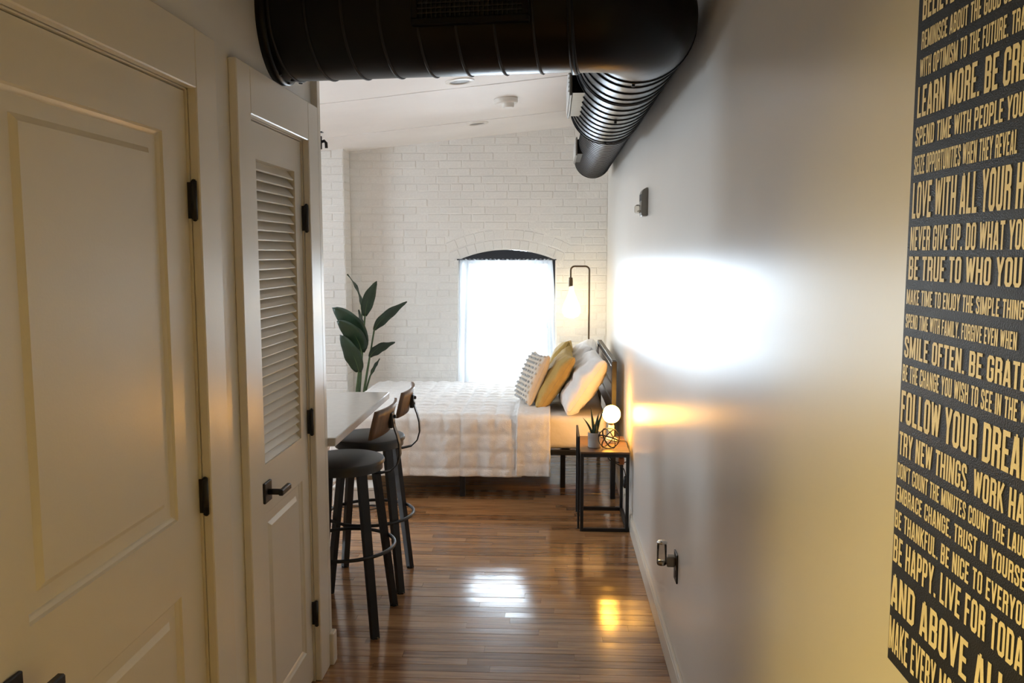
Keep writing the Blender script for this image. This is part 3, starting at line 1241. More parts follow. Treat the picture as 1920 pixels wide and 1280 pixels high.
def stroke(bm, pts, t_, put):
    ps = [Vector(p) for p in pts]
    closed = (ps[0] - ps[-1]).length < 1e-6
    if closed:
        ps = ps[:-1]
    k = len(ps)
    lft, rgt = [], []
    for i in range(k):
        if closed:
            d0, d1 = (ps[i] - ps[i - 1]).normalized(), (ps[(i + 1) % k] - ps[i]).normalized()
        else:
            d0 = (ps[i] - ps[max(i - 1, 0)]).normalized() if i else (ps[1] - ps[0]).normalized()
            d1 = (ps[min(i + 1, k - 1)] - ps[i]).normalized() if i < k - 1 else d0
        n0, n1 = Vector((-d0.y, d0.x)), Vector((-d1.y, d1.x))
        n = (n0 + n1)
        n = n.normalized() if n.length > 1e-4 else n0
        s = min(1 / max(n.dot(n0), .3), 2.0) * t_ / 2
        lft.append(put(ps[i] + n * s))
        rgt.append(put(ps[i] - n * s))
    L = [bm.verts.new(p) for p in lft]
    Rr = [bm.verts.new(p) for p in rgt]
    for i in range(k if closed else k - 1):
        j = (i + 1) % k
        bm.faces.new((L[i], L[j], Rr[j], Rr[i]))


def text_width(s):
    return sum(G[c][0] + .075 for c in s) - .075


LINES = [
('BELIEVE IN', 9, 1.981, 2.021, 1.159, 1.057),
('REMINISCE ABOUT THE GOOD OLD', 19, 1.944, 1.967, 1.158, 1.004),
('WITH OPTIMISM TO THE FUTURE. TRAVEL', 28, 1.908, 1.932, 1.159, 0.943),
('LEARN MORE. BE CREATIVE.', 14, 1.857, 1.897, 1.161, 0.959),
('SPEND TIME WITH PEOPLE YOU LOVE', 22, 1.820, 1.845, 1.162, 0.944),
('SEIZE OPPORTUNITIES WHEN THEY REVEAL', 36, 1.783, 1.808, 1.162, 0.912),
('LOVE WITH ALL YOUR HEART', 18, 1.726, 1.773, 1.162, 0.919),
('NEVER GIVE UP. DO WHAT YOU LOVE', 22, 1.684, 1.715, 1.163, 0.926),
('BE TRUE TO WHO YOU ARE', 18, 1.645, 1.676, 1.164, 0.889),
('MAKE TIME TO ENJOY THE SIMPLE THINGS', 29, 1.612, 1.632, 1.166, 0.928),
('SPEND TIME WITH FAMILY. FORGIVE EVEN WHEN', 41, 1.580, 1.599, 1.165, 0.89),
('SMILE OFTEN. BE GRATEFUL.', 15, 1.540, 1.569, 1.165, 0.957),
('BE THE CHANGE YOU WISH TO SEE IN THE WORLD', 36, 1.507, 1.530, 1.167, 0.881),
('FOLLOW YOUR DREAMS.', 11, 1.450, 1.494, 1.167, 0.959),
('TRY NEW THINGS. WORK HARD.', 20, 1.405, 1.437, 1.167, 0.896),
("DON'T COUNT THE MINUTES COUNT THE LAUGHS", 33, 1.372, 1.393, 1.168, 0.89),
('EMBRACE CHANGE. TRUST IN YOURSELF', 24, 1.339, 1.361, 1.168, 0.922),
('BE THANKFUL. BE NICE TO EVERYONE', 23, 1.301, 1.326, 1.169, 0.929),
('BE HAPPY. LIVE FOR TODAY', 18, 1.252, 1.290, 1.169, 0.918),
('AND ABOVE ALL', 13, 1.187, 1.235, 1.170, 0.867),
('MAKE EVERY MOMENT', 10, 1.124, 1.172, 1.170, 1.026),
]
for s, k, zb, zt, ya, yb_ in LINES:
    bm = nb()
    sx = (ya - yb_) / text_width(s[:k])
    x = lift = 0.0
    for c in s:
        w, strokes = G[c]
        if ya - (x + w) * sx < PY1 + .004:
            break
        lift = 0.0
        if c in 'MVWYAZK':
            strokes = [[a_, b_] for st in strokes for a_, b_ in zip(st, st[1:])]
        for st in strokes:
            lift += .00003
            dg = c in 'NMWKV' and all(abs(q[0] - st[0][0]) > .02 for q in st[1:])
            stroke(bm, st, GT * ((.80 if c in 'NM' else .92) if dg else 1), lambda p, x=x, k_=lift: Vector((PX - .0006 - k_ % .0012, ya - (x + p.x) * sx, zb + p.y * (zt - zb))))
        x += w + .075
    for f in bm.faces:
        if f.calc_center_median().x > 0 and f.normal.x > 0:
            f.normal_flip()
    obj('text_line', bm, M['letters'], t)


# ================================================================== KITCHEN COUNTER
t = thing('kitchen_counter', 'white cabinet base under the glossy white breakfast counter', 'cabinet', (-1.8, 3.9, 0))
bm = nb()
box(bm, -2.4, -1.24, YE + .004, 4.40, .10, .902, .003)
obj('carcass', bm, M['cabinet'], t)
bm = nb()
box(bm, -2.36, -1.30, YE + .004, 4.34, 0, .10)
obj('plinth', bm, M['cabinet'], t)
for i in range(2):
    bm = nb()
    ya = YE + .02 + i * .54
    box(bm, -1.24, -1.221, ya, ya + .52, .11, .89, .003)
    obj('door', bm, M['cabinet'], t)
t = thing('countertop', 'glossy white breakfast counter overhanging the bar stools', 'countertop', (-1.6, 3.88, .905))
bm = nb()
box(bm, -2.42, -.868, YE + .002, 4.435, .905, .940, .003)
obj('slab', bm, M['counter'], t)

# ================================================================== BAR STOOLS
SH = .762


def make_stool(label, x, y, rz):
    t = thing('bar_stool', label, 'bar stool', (0, 0, 0), 0, 'bar stools along the counter')
    b = nb()
    lathe(b, [(0, SH), (.168, SH), (.178, SH - .004), (.181, SH - .010), (.181, SH - .020), (.172, SH - .022), (.172, SH - .050), (.166, SH - .050), (.166, SH - .025), (0, SH - .025)], 48)
    obj('seat', b, M['blackseat'], t, sharp=30)
    for sx, sy in ((1, -1), (1, 1), (-1, 1), (-1, -1)):
        b = nb()
        a0, a1 = .108, .176
        n = 6
        pts = []
        for i in range(n + 1):
            u = i / n
            pts.append((sx * (a0 + (a1 - a0) * u), sy * (a0 + (a1 - a0) * u), (SH - .022) * (1 - u)))
        # flat bars turned to the middle of the stool, wider at the top
        d = Vector((sx, sy, 0)).normalized()
        s = Vector((-d.y, d.x, 0))
        prev = None
        for i, p in enumerate(pts):
            p = Vector(p)
            w = .021 - .0045 * i / n
            h = .013
            q = [b.verts.new(p + s * (a * w) + d * (c * h)) for a, c in ((-1, -1), (1, -1), (1, 1), (-1, 1))]
            if prev:
                for j in range(4):
                    b.faces.new((prev[j], prev[(j + 1) % 4], q[(j + 1) % 4], q[j]))
            else:
                b.faces.new(q)
            prev = q
        b.faces.new(prev)
        lg = obj('leg', b, M['black'], t)
        b = nb()
        box(b, sx * a1 - .016, sx * a1 + .016, sy * a1 - .016, sy * a1 + .016, 0, .008, .002)
        obj('foot_pad', b, M['black'], lg)
    b = nb()
    zr = .357
    rr = 1.414 * (.108 + .068 * (1 - zr / (SH - .022))) + .018
    tube(b, [(rr * math.cos(2 * math.pi * i / 48), rr * math.sin(2 * math.pi * i / 48), zr) for i in range(48)], .0085, 8, closed=True)
    obj('foot_ring', b, M['black'], t)
    # backrest: a curved plywood board on a bent steel strap
    b = nb()
    n = 14
    W2, zt, zb = .185, 1.008, .883
    fr, bk = [], []
    for i in range(n + 1):
        u = -1 + 2 * i / n
        xo = .198 - .028 * u * u
        rowf, rowb = [], []
        for j in range(5):
            v = j / 4
            z = zb + (zt - zb) * v
            yv = u * (W2 - .006 * (1 - math.sin(v * math.pi)))
            lean = .030 * (v - .5) + .006
            rowf.append(b.verts.new((xo + lean, yv, z)))
            rowb.append(b.verts.new((xo + lean + .012, yv, z)))
        fr.append(rowf)
        bk.append(rowb)
    for i in range(n):
        for j in range(4):
            f = b.faces.new((fr[i][j], fr[i + 1][j], fr[i + 1][j + 1], fr[i][j + 1]))
            f2 = b.faces.new((bk[i][j], bk[i + 1][j], bk[i + 1][j + 1], bk[i][j + 1]))
            f.smooth = f2.smooth = True
        b.faces.new((fr[i][0], fr[i + 1][0], bk[i + 1][0], bk[i][0]))
        b.faces.new((fr[i][4], fr[i + 1][4], bk[i + 1][4], bk[i][4]))
    for i in (0, n):
        for j in range(4):
            b.faces.new((fr[i][j], fr[i][j + 1], bk[i][j + 1], bk[i][j]))
    br = obj('backrest', b, M['stoolwood'], t)
    b = nb()
    pts = [(.12, 0, SH - .066), (.17, 0, SH - .066), (.215, 0, SH - .055), (.245, 0, SH - .025), (.258, 0, SH + .02), (.256, 0, SH + .07), (.246, 0, SH + .11), (.234, 0, SH + .145), (.228, 0, SH + .185), (.226, 0, SH + .205)]
    prev = None
    for i, p in enumerate(pts):
        p = Vector(p)
        d = (Vector(pts[min(i + 1, len(pts) - 1)]) - Vector(pts[max(i - 1, 0)])).normalized()
        nrm = Vector((d.z, 0, -d.x))
        q = [b.verts.new(p + Vector((0, a * .017, 0)) + nrm * (c * .003)) for a, c in ((-1, -1), (1, -1), (1, 1), (-1, 1))]
        if prev:
            for j in range(4):
                b.faces.new((prev[j], prev[(j + 1) % 4], q[(j + 1) % 4], q[j]))
        else:
            b.faces.new(q)
        prev = q
    b.faces.new(prev)
    obj('back_strap', b, M['black'], t)
    b = nb()
    for zz in (.925, .955):
        lathe(b, [(.009, 0), (.009, .006), (.006, .010), (0, .011)], 12, (.229 + (zz - .94) * .2, 0, zz), 'x')
    box(b, .212, .230, -.024, .024, .905, .972, .002)
    obj('bracket', b, M['black'], br)
    t.location = (x, y, 0)
    t.rotation_euler = (0, 0, rz)
    return t


s1 = make_stool('nearest black bar stool with a plywood backrest, by the end of the hall wall', -.935, 3.70, R(-3))
s2 = copy_tree(s1)
s2.location = (-.925, 4.178, 0)
s2.rotation_euler = (0, 0, R(2))
s2['label'] = 'second black bar stool with a plywood backrest, between the nearer stool and the bed'

# ================================================================== BED
BX0, BX1, BY0, BY1 = -1.45, .385, 5.69, 7.09
t = thing('platform_bed', 'black metal bed frame with a slatted headboard against the long wall', 'bed', (-.5, 6.4, 0))
for (a, c, d, e, nm) in ((BX0, BX1 + .03, BY0, BY0 + .03, 'side_rail'), (BX0, BX1 + .03, BY1 - .03, BY1, 'side_rail'), (BX0, BX0 + .03, BY0 + .03, BY1 - .03, 'foot_rail'), (BX1, BX1 + .03, BY0 + .03, BY1 - .03, 'head_rail'), (BX0 + .03, BX1, 6.375, 6.405, 'centre_rail')):
    bm = nb()
    box(bm, a, c, d, e, .300, .335, .003)
    obj(nm, bm, M['black'], t)
for (x, y) in ((-.614, BY0 + .018), (.085, 5.96), (-1.40, BY0 + .02), (-1.40, BY1 - .02), (-.614, BY1 - .02), (-.614, 6.39), (.10, 6.8)):
    bm = nb()
    box(bm, x - .018, x + .018, y - .018, y + .018, 0, .302, .003)
    obj('leg', bm, M['black'], t)
for i in range(14):
    x = BX0 + .07 + i * .132
    bm = nb()
    box(bm, x, x + .06, BY0 + .03, BY1 - .03, .318, .334, .002)
    obj('bed_slat', bm, M['black'], t)
HX0, HX1 = .425, .405
hb = []
for (x, y) in ((HX0, BY0 + .005), (HX1, BY1 + .01)):
    bm = nb()
    box(bm, x - .017, x + .017, y - .017, y + .017, 0, .955, .003)
    obj('headboard_post', bm, M['black'], t)


def hbar(z0, z1, x_off, th, name, m):
    b = nb()
    v = []
    for (x, y) in ((HX0 + x_off, BY0 + .02), (HX1 + x_off, BY1 - .005)):
        v.append([b.verts.new((x + a * th, y, z)) for a, z in ((-1, z0), (1, z0), (1, z1), (-1, z1))])
    b.faces.new(v[0])
    b.faces.new(v[1])
    for j in range(4):
        b.faces.new((v[0][j], v[0][(j + 1) % 4], v[1][(j + 1) % 4], v[1][j]))
    bmesh.ops.bevel(b, geom=list(b.edges), offset=.002, segments=1, affect='EDGES')
    obj(name, b, m, t)


hbar(.925, .958, 0, .016, 'top_rail', M['black'])
M['headwood'] = wood('headboard_wood', (0.055, 0.03, 0.018), (0.17, 0.095, 0.05), 0.3, scale=(10, 1.5, 10), rnd=.1, coat=.3)
for z in (.80, .675, .55):
    hbar(z, z + .105, 0, .009, 'headboard_slat', M['headwood'])


def rbox(bm, x0, x1, y0, y1, z0, z1, r, nx, ny, f=None):
    """soft box: bevelled, cut into a grid, pushed about by f"""
    box(bm, x0, x1, y0, y1, z0, z1, r, seg=4)
    bmesh.ops.subdivide_edges(bm, edges=[e for e in bm.edges if e.calc_length() > .3], cuts=nx, use_grid_fill=True)
    if f:
        for v in bm.verts:
            v.co += f(v.co)
    for fc in bm.faces:
        fc.smooth = True


t = thing('mattress', 'mattress in a white fitted sheet on the black bed frame', 'mattress', (-.5, 6.4, .335))


def wr(p):
    k = noise.noise(Vector((p.x * 7 + p.z * 5, p.y * 6, p.z * 4 + p.x * 3)))
    return Vector((0, -.006 * k, .004 * k))


bm = nb()
rbox(bm, BX0 + .01, BX1 - .004, BY0 + .012, BY1 - .012, .336, .566, .045, 26, 26, wr)
obj('fitted_sheet', bm, M['sheet'], t)

# ---- quilt: a stitched cloth laid over the mattress, corners hanging lower
ZQ = .580


def drape(px, py, x0, x1, y0, y1, top, rad=.05, flare=.10):
    """place a point of the flat cloth: inside the mattress it lies, outside it bends down over the edge"""
    dx = (px - x1) if px > x1 else (px - x0 if px < x0 else 0)
    dy = (py - y1) if py > y1 else (py - y0 if py < y0 else 0)
    bx, by = min(max(px, x0), x1), min(max(py, y0), y1)
    d = math.hypot(dx, dy)
    if d < 1e-9:
        return Vector((bx, by, top)), Vector((0, 0, 1)), 0
    ux, uy = dx / d, dy / d
    arc = rad * math.pi / 2
    if d < arc:
        a = d / rad
        o, dz = rad * math.sin(a), rad * (1 - math.cos(a))
        nrm = Vector((ux * math.sin(a), uy * math.sin(a), math.cos(a)))
    else:
        o = rad + (d - arc) * flare
        dz = rad + (d - arc)
        nrm = Vector((ux, uy, .1))
    return Vector((bx + ux * o, by + uy * o, top - dz)), nrm, d


def quilt_mesh(bm, xa, xb, hang, x0, x1, y0, y1, top, cell, puff, step, flare=.10, corner=True, foot=True):
    ya, yb_ = y0 - hang, y1 + hang
    if foot:
        xa = x0 - hang
    n = max(2, int((xb - xa) / step))
    m = int((yb_ - ya) / step)
    g = []
    for i in range(n + 1):
        px = xa + (xb - xa) * i / n
        rr = []
        for j in range(m + 1):
            py = ya + (yb_ - ya) * j / m
            qx, qy = px, py
            # round off the corners of the cloth
            ox, oy = x0 - px, (y0 - py if py < y0 else py - y1)
            if corner and ox > 0 and oy > 0:
                d = math.hypot(ox, oy)
                mx = hang * 1.10
                if d > mx:
                    k = mx / d
                    qx = x0 - ox * k
                    qy = y0 - oy * k if py < y0 else y1 + oy * k
            p, nr, d = drape(qx, qy, x0, x1, y0, y1, top, flare=flare)
            cu = abs(math.sin(math.pi * (px + .03) / cell))
            cv = abs(math.sin(math.pi * (py + .02) / cell))
            pf = puff * (min(cu, cv) ** .45)
            w = noise.noise(Vector((px * 11, py * 11, 3.3))) * .005 + noise.noise(Vector((px * 34, py * 30, 1.3))) * .0035
            fold = 0
            if d > .08:
                s = px if abs(qy - min(max(qy, y0), y1)) > abs(qx - min(max(qx, x0), x1)) else py
                fold = (.010 * math.sin(s * 17 + 1.0) + .006 * math.sin(s * 41)) * min(1, (d - .08) / .25)
            p = p + nr * (pf + w + fold)
            p.z = max(p.z, .012)
            rr.append(bm.verts.new(p))
        g.append(rr)
    for i in range(n):
        for j in range(m):
            try:
                f = bm.faces.new((g[i][j], g[i + 1][j], g[i + 1][j + 1], g[i][j + 1]))
                f.smooth = True
            except ValueError:
                pass


def thicken(o, th):
    md = o.modifiers.new('thickness', 'SOLIDIFY')
    md.thickness = th
    md.offset = -1


t = thing('quilt', 'white box-stitched quilt hanging over the side of the bed', 'quilt', (-.8, 6.4, .58))
bm = nb()
quilt_mesh(bm, 0, -.20, .445, BX0 - .005, 5, BY0 - .010, BY1 + .010, ZQ, .118, .012, .0110, flare=.035)
q = obj('quilt_cloth', bm, M['quilt'], t)
thicken(q, .006)
bm = nb()
quilt_mesh(bm, -.236, -.008, .452, BX0 - 3, 5, BY0 - .026, BY1 + .026, ZQ + .018, .076, .006, .011, flare=.045, corner=False, foot=False)
q = obj('turned_back_band', bm, M['quilt'], t)
thicken(q, .012)


# ---- pillows
def pillow(name, label, cat, c, hw, hh, th, lean, yaw, roll, m, group=None, pinch=.06, seed=0, wr_=.012, zmin=.604):
    """cushion with pinched corners; u runs along the bed head, v up the lean"""
    t = thing(name, label, cat, (c[0], c[1], c[2]), 0, group)
    b = nb()
    n = 34
    u_ax = Vector((0, 1, 0))
    v_ax = Vector((math.cos(lean), 0, math.sin(lean)))
    n_ax = Vector((-math.sin(lean), 0, math.cos(lean)))
    rot = Matrix.Rotation(yaw, 3, 'Z')
    rl = Matrix.Rotation(roll, 3, n_ax)
    sides = []
    for s in (1, -1):
        g = []
        for i in range(n + 1):
            rw = []
            for j in range(n + 1):
                u, v = -1 + 2 * i / n, -1 + 2 * j / n
                u_, v_ = math.sin(u * math.pi / 2), math.sin(v * math.pi / 2)
                e = ((1 - u_ ** 2) * (1 - v_ ** 2))
                z = max(e, 0) ** .30
                k = 1 - pinch * (1 - abs(u_) ** 3) * v_ * v_
                k2 = 1 - pinch * (1 - abs(v_) ** 3) * u_ * u_
                w = noise.noise(Vector((u_ * 2.6 + seed * 3.1, v_ * 2.6, s * 2.0))) * wr_ + noise.noise(Vector((u_ * 7 + seed, v_ * 7, s))) * wr_ * .45
                p = u_ax * (u_ * hw * k2) + v_ax * (v_ * hh * k) + n_ax * (s * (th * z + w * min(1, z * 1.5)))
                p.z -= .035 * (1 - v_) * .5 * z * 0
                p = Vector(c) + rot @ (rl @ p)
                p.z = max(p.z, zmin)
                rw.append(b.verts.new(p))
            g.append(rw)
        for i in range(n):
            for j in range(n):
                f = b.faces.new((g[i][j], g[i + 1][j], g[i + 1][j + 1], g[i][j + 1]))
                f.smooth = True
        sides.append(g)
    cov = obj('cover', b, m, t, smooth=True)

    def at(u_, v_, s, off=0):
        e = ((1 - u_ ** 2) * (1 - v_ ** 2))
        z = max(e, 0) ** .30
        k = 1 - pinch * (1 - abs(u_) ** 3) * v_ * v_
        k2 = 1 - pinch * (1 - abs(v_) ** 3) * u_ * u_
        w = noise.noise(Vector((u_ * 2.6 + seed * 3.1, v_ * 2.6, s * 2.0))) * wr_ + noise.noise(Vector((u_ * 7 + seed, v_ * 7, s))) * wr_ * .45
        p = u_ax * (u_ * hw * k2) + v_ax * (v_ * hh * k) + n_ax * (s * (th * z + w * min(1, z * 1.5) + off))
        return Vector(c) + rot @ (rl @ p)
    return t, at


def seam(t, at, m, r=.004):
    b = nb()
    pts = []
    k = 16
    for a, c_ in (((-1, -1), (1, -1)), ((1, -1), (1, 1)), ((1, 1), (-1, 1)), ((-1, 1), (-1, -1))):
        for i in range(k):
            f = i / k
            p = at(a[0] + (c_[0] - a[0]) * f, a[1] + (c_[1] - a[1]) * f, 1)
            p.z = max(p.z, .606)
            pts.append(p)
    tube(b, pts, r, 6, closed=True)
    obj('piping', b, m, t)


LN = R(62)
t, at = pillow('bed_pillow', 'large white pillow nearest the globe lamp, leaning on the headboard', 'pillow', (.222, 6.02, .765), .325, .225, .102, R(56), R(3), 0, M['pillow'], 'white bed pillows', .05, 1, .022, .577)
seam(t, at, M['pillow'], .003)
t, at = pillow('bed_pillow', 'white pillow behind the others, next to the floor lamp', 'pillow', (.212, 6.72, .775), .325, .225, .102, R(60), R(-4), 0, M['pillow'], 'white bed pillows', .05, 2, .022, .577)
seam(t, at, M['pillow'], .003)
t, at = pillow('throw_cushion', 'mustard cushion in front, between the white pillow and the tufted cushion', 'cushion', (.018, 6.08, .776), .235, .235, .072, R(57), R(5), R(-4), M['mustard'], 'mustard cushions', .10, 3, .012)
seam(t, at, M['mustard'])
t, at = pillow('throw_cushion', 'mustard cushion farther back, its corner standing up against the brick wall', 'cushion', (.032, 6.60, .788), .235, .235, .072, R(62), R(-6), R(6), M['mustard'], 'mustard cushions', .10, 4, .012)
seam(t, at, M['mustard'])
t, at = pillow('throw_cushion', 'grey and white tufted cushion at the front of the pillow pile', 'cushion', (-.140, 6.12, .775), .205, .190, .066, R(67), R(14), R(2), M['tuftback'], None, .08, 5, .008)
seam(t, at, M['tuftback'], .003)
bm = nb()
for i in range(9):
    for j in range(11):
        u = -.93 + 1.86 * (i + (.5 if j % 2 else 0)) / 9
        v = -.93 + 1.86 * j / 10
        if u > .95:
            continue
        p = at(u, v, 1, .003)
        if p.z > .592:
            bmesh.ops.create_icosphere(bm, subdivisions=1, radius=.0115, matrix=Matrix.Translation(p) @ Matrix.Diagonal((1, 1, .9, 1)))
o = obj('tufts', bm, M['tuft'], t, smooth=True)
o['kind'] = 'stuff'

# ================================================================== FLOOR LAMP BESIDE THE BED
t = thing('floor_lamp', 'slim bronze hook-shaped floor lamp with a glowing teardrop bulb beyond the pillows', 'lamp', (.322, 7.30, 0))
bm = nb()
lathe(bm, [(.13, 0), (.13, .012), (.12, .018), (.014, .024), (.012, .05)], 32, (.322, 7.30, 0))
obj('base', bm, M['bronze'], t, sharp=30)
bm = nb()
pts = [(.322, 7.30, .02), (.322, 7.30, .8), (.322, 7.30, 1.535)]
for i in range(1, 7):
    a = i / 6 * R(90)
    pts.append((.322 - .035 * (1 - math.cos(a)), 7.30, 1.535 + .035 * math.sin(a)))
for i in range(0, 7):
    a = i / 6 * R(90)
    pts.append((.197 - .035 * math.sin(a), 7.30, 1.57 - .035 * (1 - math.cos(a))))
pts.append((.162, 7.30, 1.47))
tube(bm, pts, .0075, 12)
obj('pole', bm, M['bronze'], t)
bm = nb()
lathe(bm, [(.010, 1.475), (.017, 1.470), (.019, 1.44), (.019, 1.40), (.015, 1.395), (0, 1.395)], 20, (.162, 7.30, 0))
obj('bulb_socket', bm, M['bronze'], t, sharp=30)
bm = nb()
lathe(bm, [(0, 1.40), (.016, 1.398), (.019, 1.37), (.028, 1.335), (.046, 1.29), (.066, 1.245), (.078, 1.205), (.076, 1.17), (.060, 1.142), (.03, 1.127), (0, 1.123)], 32, (.170, 7.30, 0))
obj('teardrop_bulb', bm, M['pear'], t, smooth=True)

# ================================================================== PLANT
t = thing('potted_plant', 'tall potted plant with long dark green leaves in front of the brick pier', 'plant', (-1.69, 7.2, 0))
bm = nb()
lathe(bm, [(0, 0), (.085, 0), (.095, .02), (.116, .26), (.122, .27), (.122, .29), (.112, .29), (.108, .25), (0, .25)], 32, (-1.69, 7.2, 0))
pt = obj('pot', bm, M['pot'], t, sharp=35)
bm = nb()
lathe(bm, [(.107, .255), (.06, .262), (0, .265)], 24, (-1.69, 7.2, 0))
obj('soil', bm, M['soil'], pt)


def bez(a, b, c, n):
    a, b, c = Vector(a), Vector(b), Vector(c)
    return [a * (1 - s) ** 2 + b * 2 * s * (1 - s) + c * s * s for s in [i / n for i in range(n + 1)]]


def leaf(base, mid, tip, width, side, petiole_from, fold=.25, ctrl=None):
    """one blade on its stalk; side: direction across the blade"""
    n = 14
    base, tip = Vector(base), Vector(tip)
    pts = bez(base, mid, tip, n)
    side = Vector(side).normalized()
    b = nb()
    prev = None
    for i, p in enumerate(pts):
        s = i / n
        w = width * (math.sin(math.pi * min(1, s * .93 + .05)) ** .75) * (1 - .25 * s)
        if i == n:
            w = .002
        d = (pts[min(i + 1, n)] - pts[max(i - 1, 0)]).normalized()
        sd = (side - d * side.dot(d)).normalized()
        up = sd.cross(d)
        wav = .006 * math.sin(s * 17)
        row = [b.verts.new(p - sd * w + up * (w * fold + wav)), b.verts.new(p - sd * w * .5 + up * w * fold * .35), b.verts.new(p), b.verts.new(p + sd * w * .5 + up * w * fold * .35), b.verts.new(p + sd * w + up * (w * fold - wav))]
        if prev:
            for j in range(4):
                f = b.faces.new((prev[j], prev[j + 1], row[j + 1], row[j]))
                f.smooth = True
        prev = row
    o = obj('leaf', b, M['leaf'], t)
    md = o.modifiers.new('thickness', 'SOLIDIFY')
    md.thickness = .0025
    b = nb()
    f0 = Vector(petiole_from) + Vector((-.03, .05, 0))
    st = bez(f0, ctrl or (f0 * .45 + base * .55 + Vector((0, 0, .03))), base, 8)
    tube(b, st + pts[1:9], [.0075] * 9 + [.006 - .0006 * i for i in range(8)], 8)
    obj('stalk', b, M['stem'], o)


PYP = 7.15
dv = 7.15 / 7.3


def L3(x, z, y=PYP):
    """spread of a leaf point, x and z as seen at 7.3 m, moved to the plant's own distance"""
    k = y / 7.3
    return Vector((x * k, y, 1.68 + (z - 1.68) * k))


C0 = (-1.66, 7.15, .26)
leaf(L3(-1.66, 1.16), L3(-1.66, 1.36, 7.12), L3(-1.785, 1.50, 7.10), .030, (.15, 1, 0), (-1.672, 7.15, .26), .2)
leaf(L3(-1.635, 1.135, 7.1), L3(-1.625, 1.29, 7.06), L3(-1.525, 1.44, 7.05), .060, (1, .35, 0), (-1.655, 7.14, .26), .35)
leaf(L3(-1.555, 1.015, 7.1), L3(-1.475, 1.16, 7.06), L3(-1.262, 1.262, 7.05), .052, (.7, .5, -.6), (-1.635, 7.15, .26), .45)
leaf(L3(-1.60, .775, 7.1), L3(-1.53, .885, 7.08), L3(-1.372, .905, 7.05), .052, (.6, .5, -.7), (-1.64, 7.13, .26), .35)
leaf(L3(-1.672, .815, 7.08), L3(-1.68, 1.08, 6.95), L3(-1.925, 1.205, 6.98), .112, (.85, -.2, .5), (-1.68, 7.14, .26), .22)
leaf(L3(-1.675, .83, 7.02), L3(-1.70, 1.00, 6.9), L3(-1.885, 1.09, 6.92), .100, (.85, -.3, .5), (-1.685, 7.13, .26), .22)
leaf(L3(-1.70, .64, 7.0), L3(-1.72, .80, 6.9), L3(-1.86, .97, 6.92), .085, (.9, -.2, .4), (-1.69, 7.12, .26), .25)
leaf(L3(-1.665, .86, 7.14), L3(-1.665, 1.0, 7.13), L3(-1.69, 1.19, 7.12), .045, (.6, 1, 0), (-1.667, 7.155, .26), .25)
leaf(L3(-1.60, .60, 7.16), L3(-1.56, .70, 7.16), L3(-1.51, .76, 7.16), .018, (.7, .5, -.4), (-1.645, 7.16, .26), .25)

# ================================================================== NIGHTSTAND AND WHAT IS ON IT
NX0, NX1, NY0, NY1, NZ = .178, .472, 4.99, 5.44, .492
t = thing('nightstand', 'small black open-frame side table between the bed and the long wall', 'side table', ((NX0 + NX1) / 2, 5.2, 0))
s = .020


def bar(x0, x1, y0, y1, z0, z1, nm='frame_bar'):
    b = nb()
    box(b, x0, x1, y0, y1, z0, z1, .0015)
    obj(nm, b, M['black'], t)


for y in (NY0, NY1 - s):
    for x in (NX0, NX1 - s):
        bar(x, x + s, y, y + s, 0, NZ - .012, 'leg')
    bar(NX0 + s, NX1 - s, y, y + s, 0, s)
    bar(NX0 + s, NX1 - s, y, y + s, NZ - .032, NZ - .012)
for x in (NX0, NX1 - s):
    bar(x, x + s, NY0 + s, NY1 - s, NZ - .032, NZ - .012)
bar(NX1 - s, NX1, NY0 + s, NY1 - s, 0, s)
bar(NX0 - .016, NX0 - .003, NY0 + .05, NY0 + .064, 0, .575, 'side_upright')
bar(NX0 - .016, NX0 - .003, NY1 - .064, NY1 - .05, 0, .575, 'side_upright')
bar(NX0 - .016, NX0 - .003, NY0 + .064, NY1 - .064, .561, .575, 'side_bar')
bar(NX0 - .004, NX0 + .002, NY0 + .05, NY0 + .064, .10, .112, 'side_pin')
bar(NX0 - .004, NX0 + .002, NY1 - .064, NY1 - .05, .10, .112, 'side_pin')
bm = nb()
box(bm, NX0 - .001, NX1 + .001, NY0 - .001, NY1 + .001, NZ - .012, NZ, .002)
M['tabletop'] = wood('table_top_wood', (0.05, 0.028, 0.016), (0.16, 0.09, 0.05), 0.35, scale=(2, 14, 14), rnd=.05)
obj('tabletop', bm, M['tabletop'], t)

# globe lamp
GX, GY = .380, 5.27
t = thing('globe_lamp', 'small table lamp with a glowing round globe bulb on the black side table', 'lamp', (GX, GY, NZ))
bm = nb()
lathe(bm, [(0, NZ), (.040, NZ), (.042, NZ + .004), (.042, NZ + .018), (.036, NZ + .024), (.022, NZ + .03), (.018, NZ + .05), (.018, NZ + .105), (.014, NZ + .112), (0, NZ + .112)], 32, (GX, GY, 0))
obj('base', bm, M['white'], t, sharp=30)
bm = nb()
lathe(bm, [(.0145, NZ + .108), (.0155, NZ + .112), (.0155, NZ + .128), (.013, NZ + .130)], 20, (GX, GY, 0))
obj('bulb_collar', bm, M['bronze'], t, sharp=30)
bm = nb()
pr = [(.013, NZ + .126)]
for i in range(3, 25):
    a = math.pi * i / 24
    pr.append((.057 * math.sin(a), NZ + .179 - .057 * math.cos(a)))
pr[-1] = (0, NZ + .179 + .057)
lathe(bm, pr, 36, (GX, GY, 0))
obj('globe_bulb', bm, M['globe'], t, smooth=True)
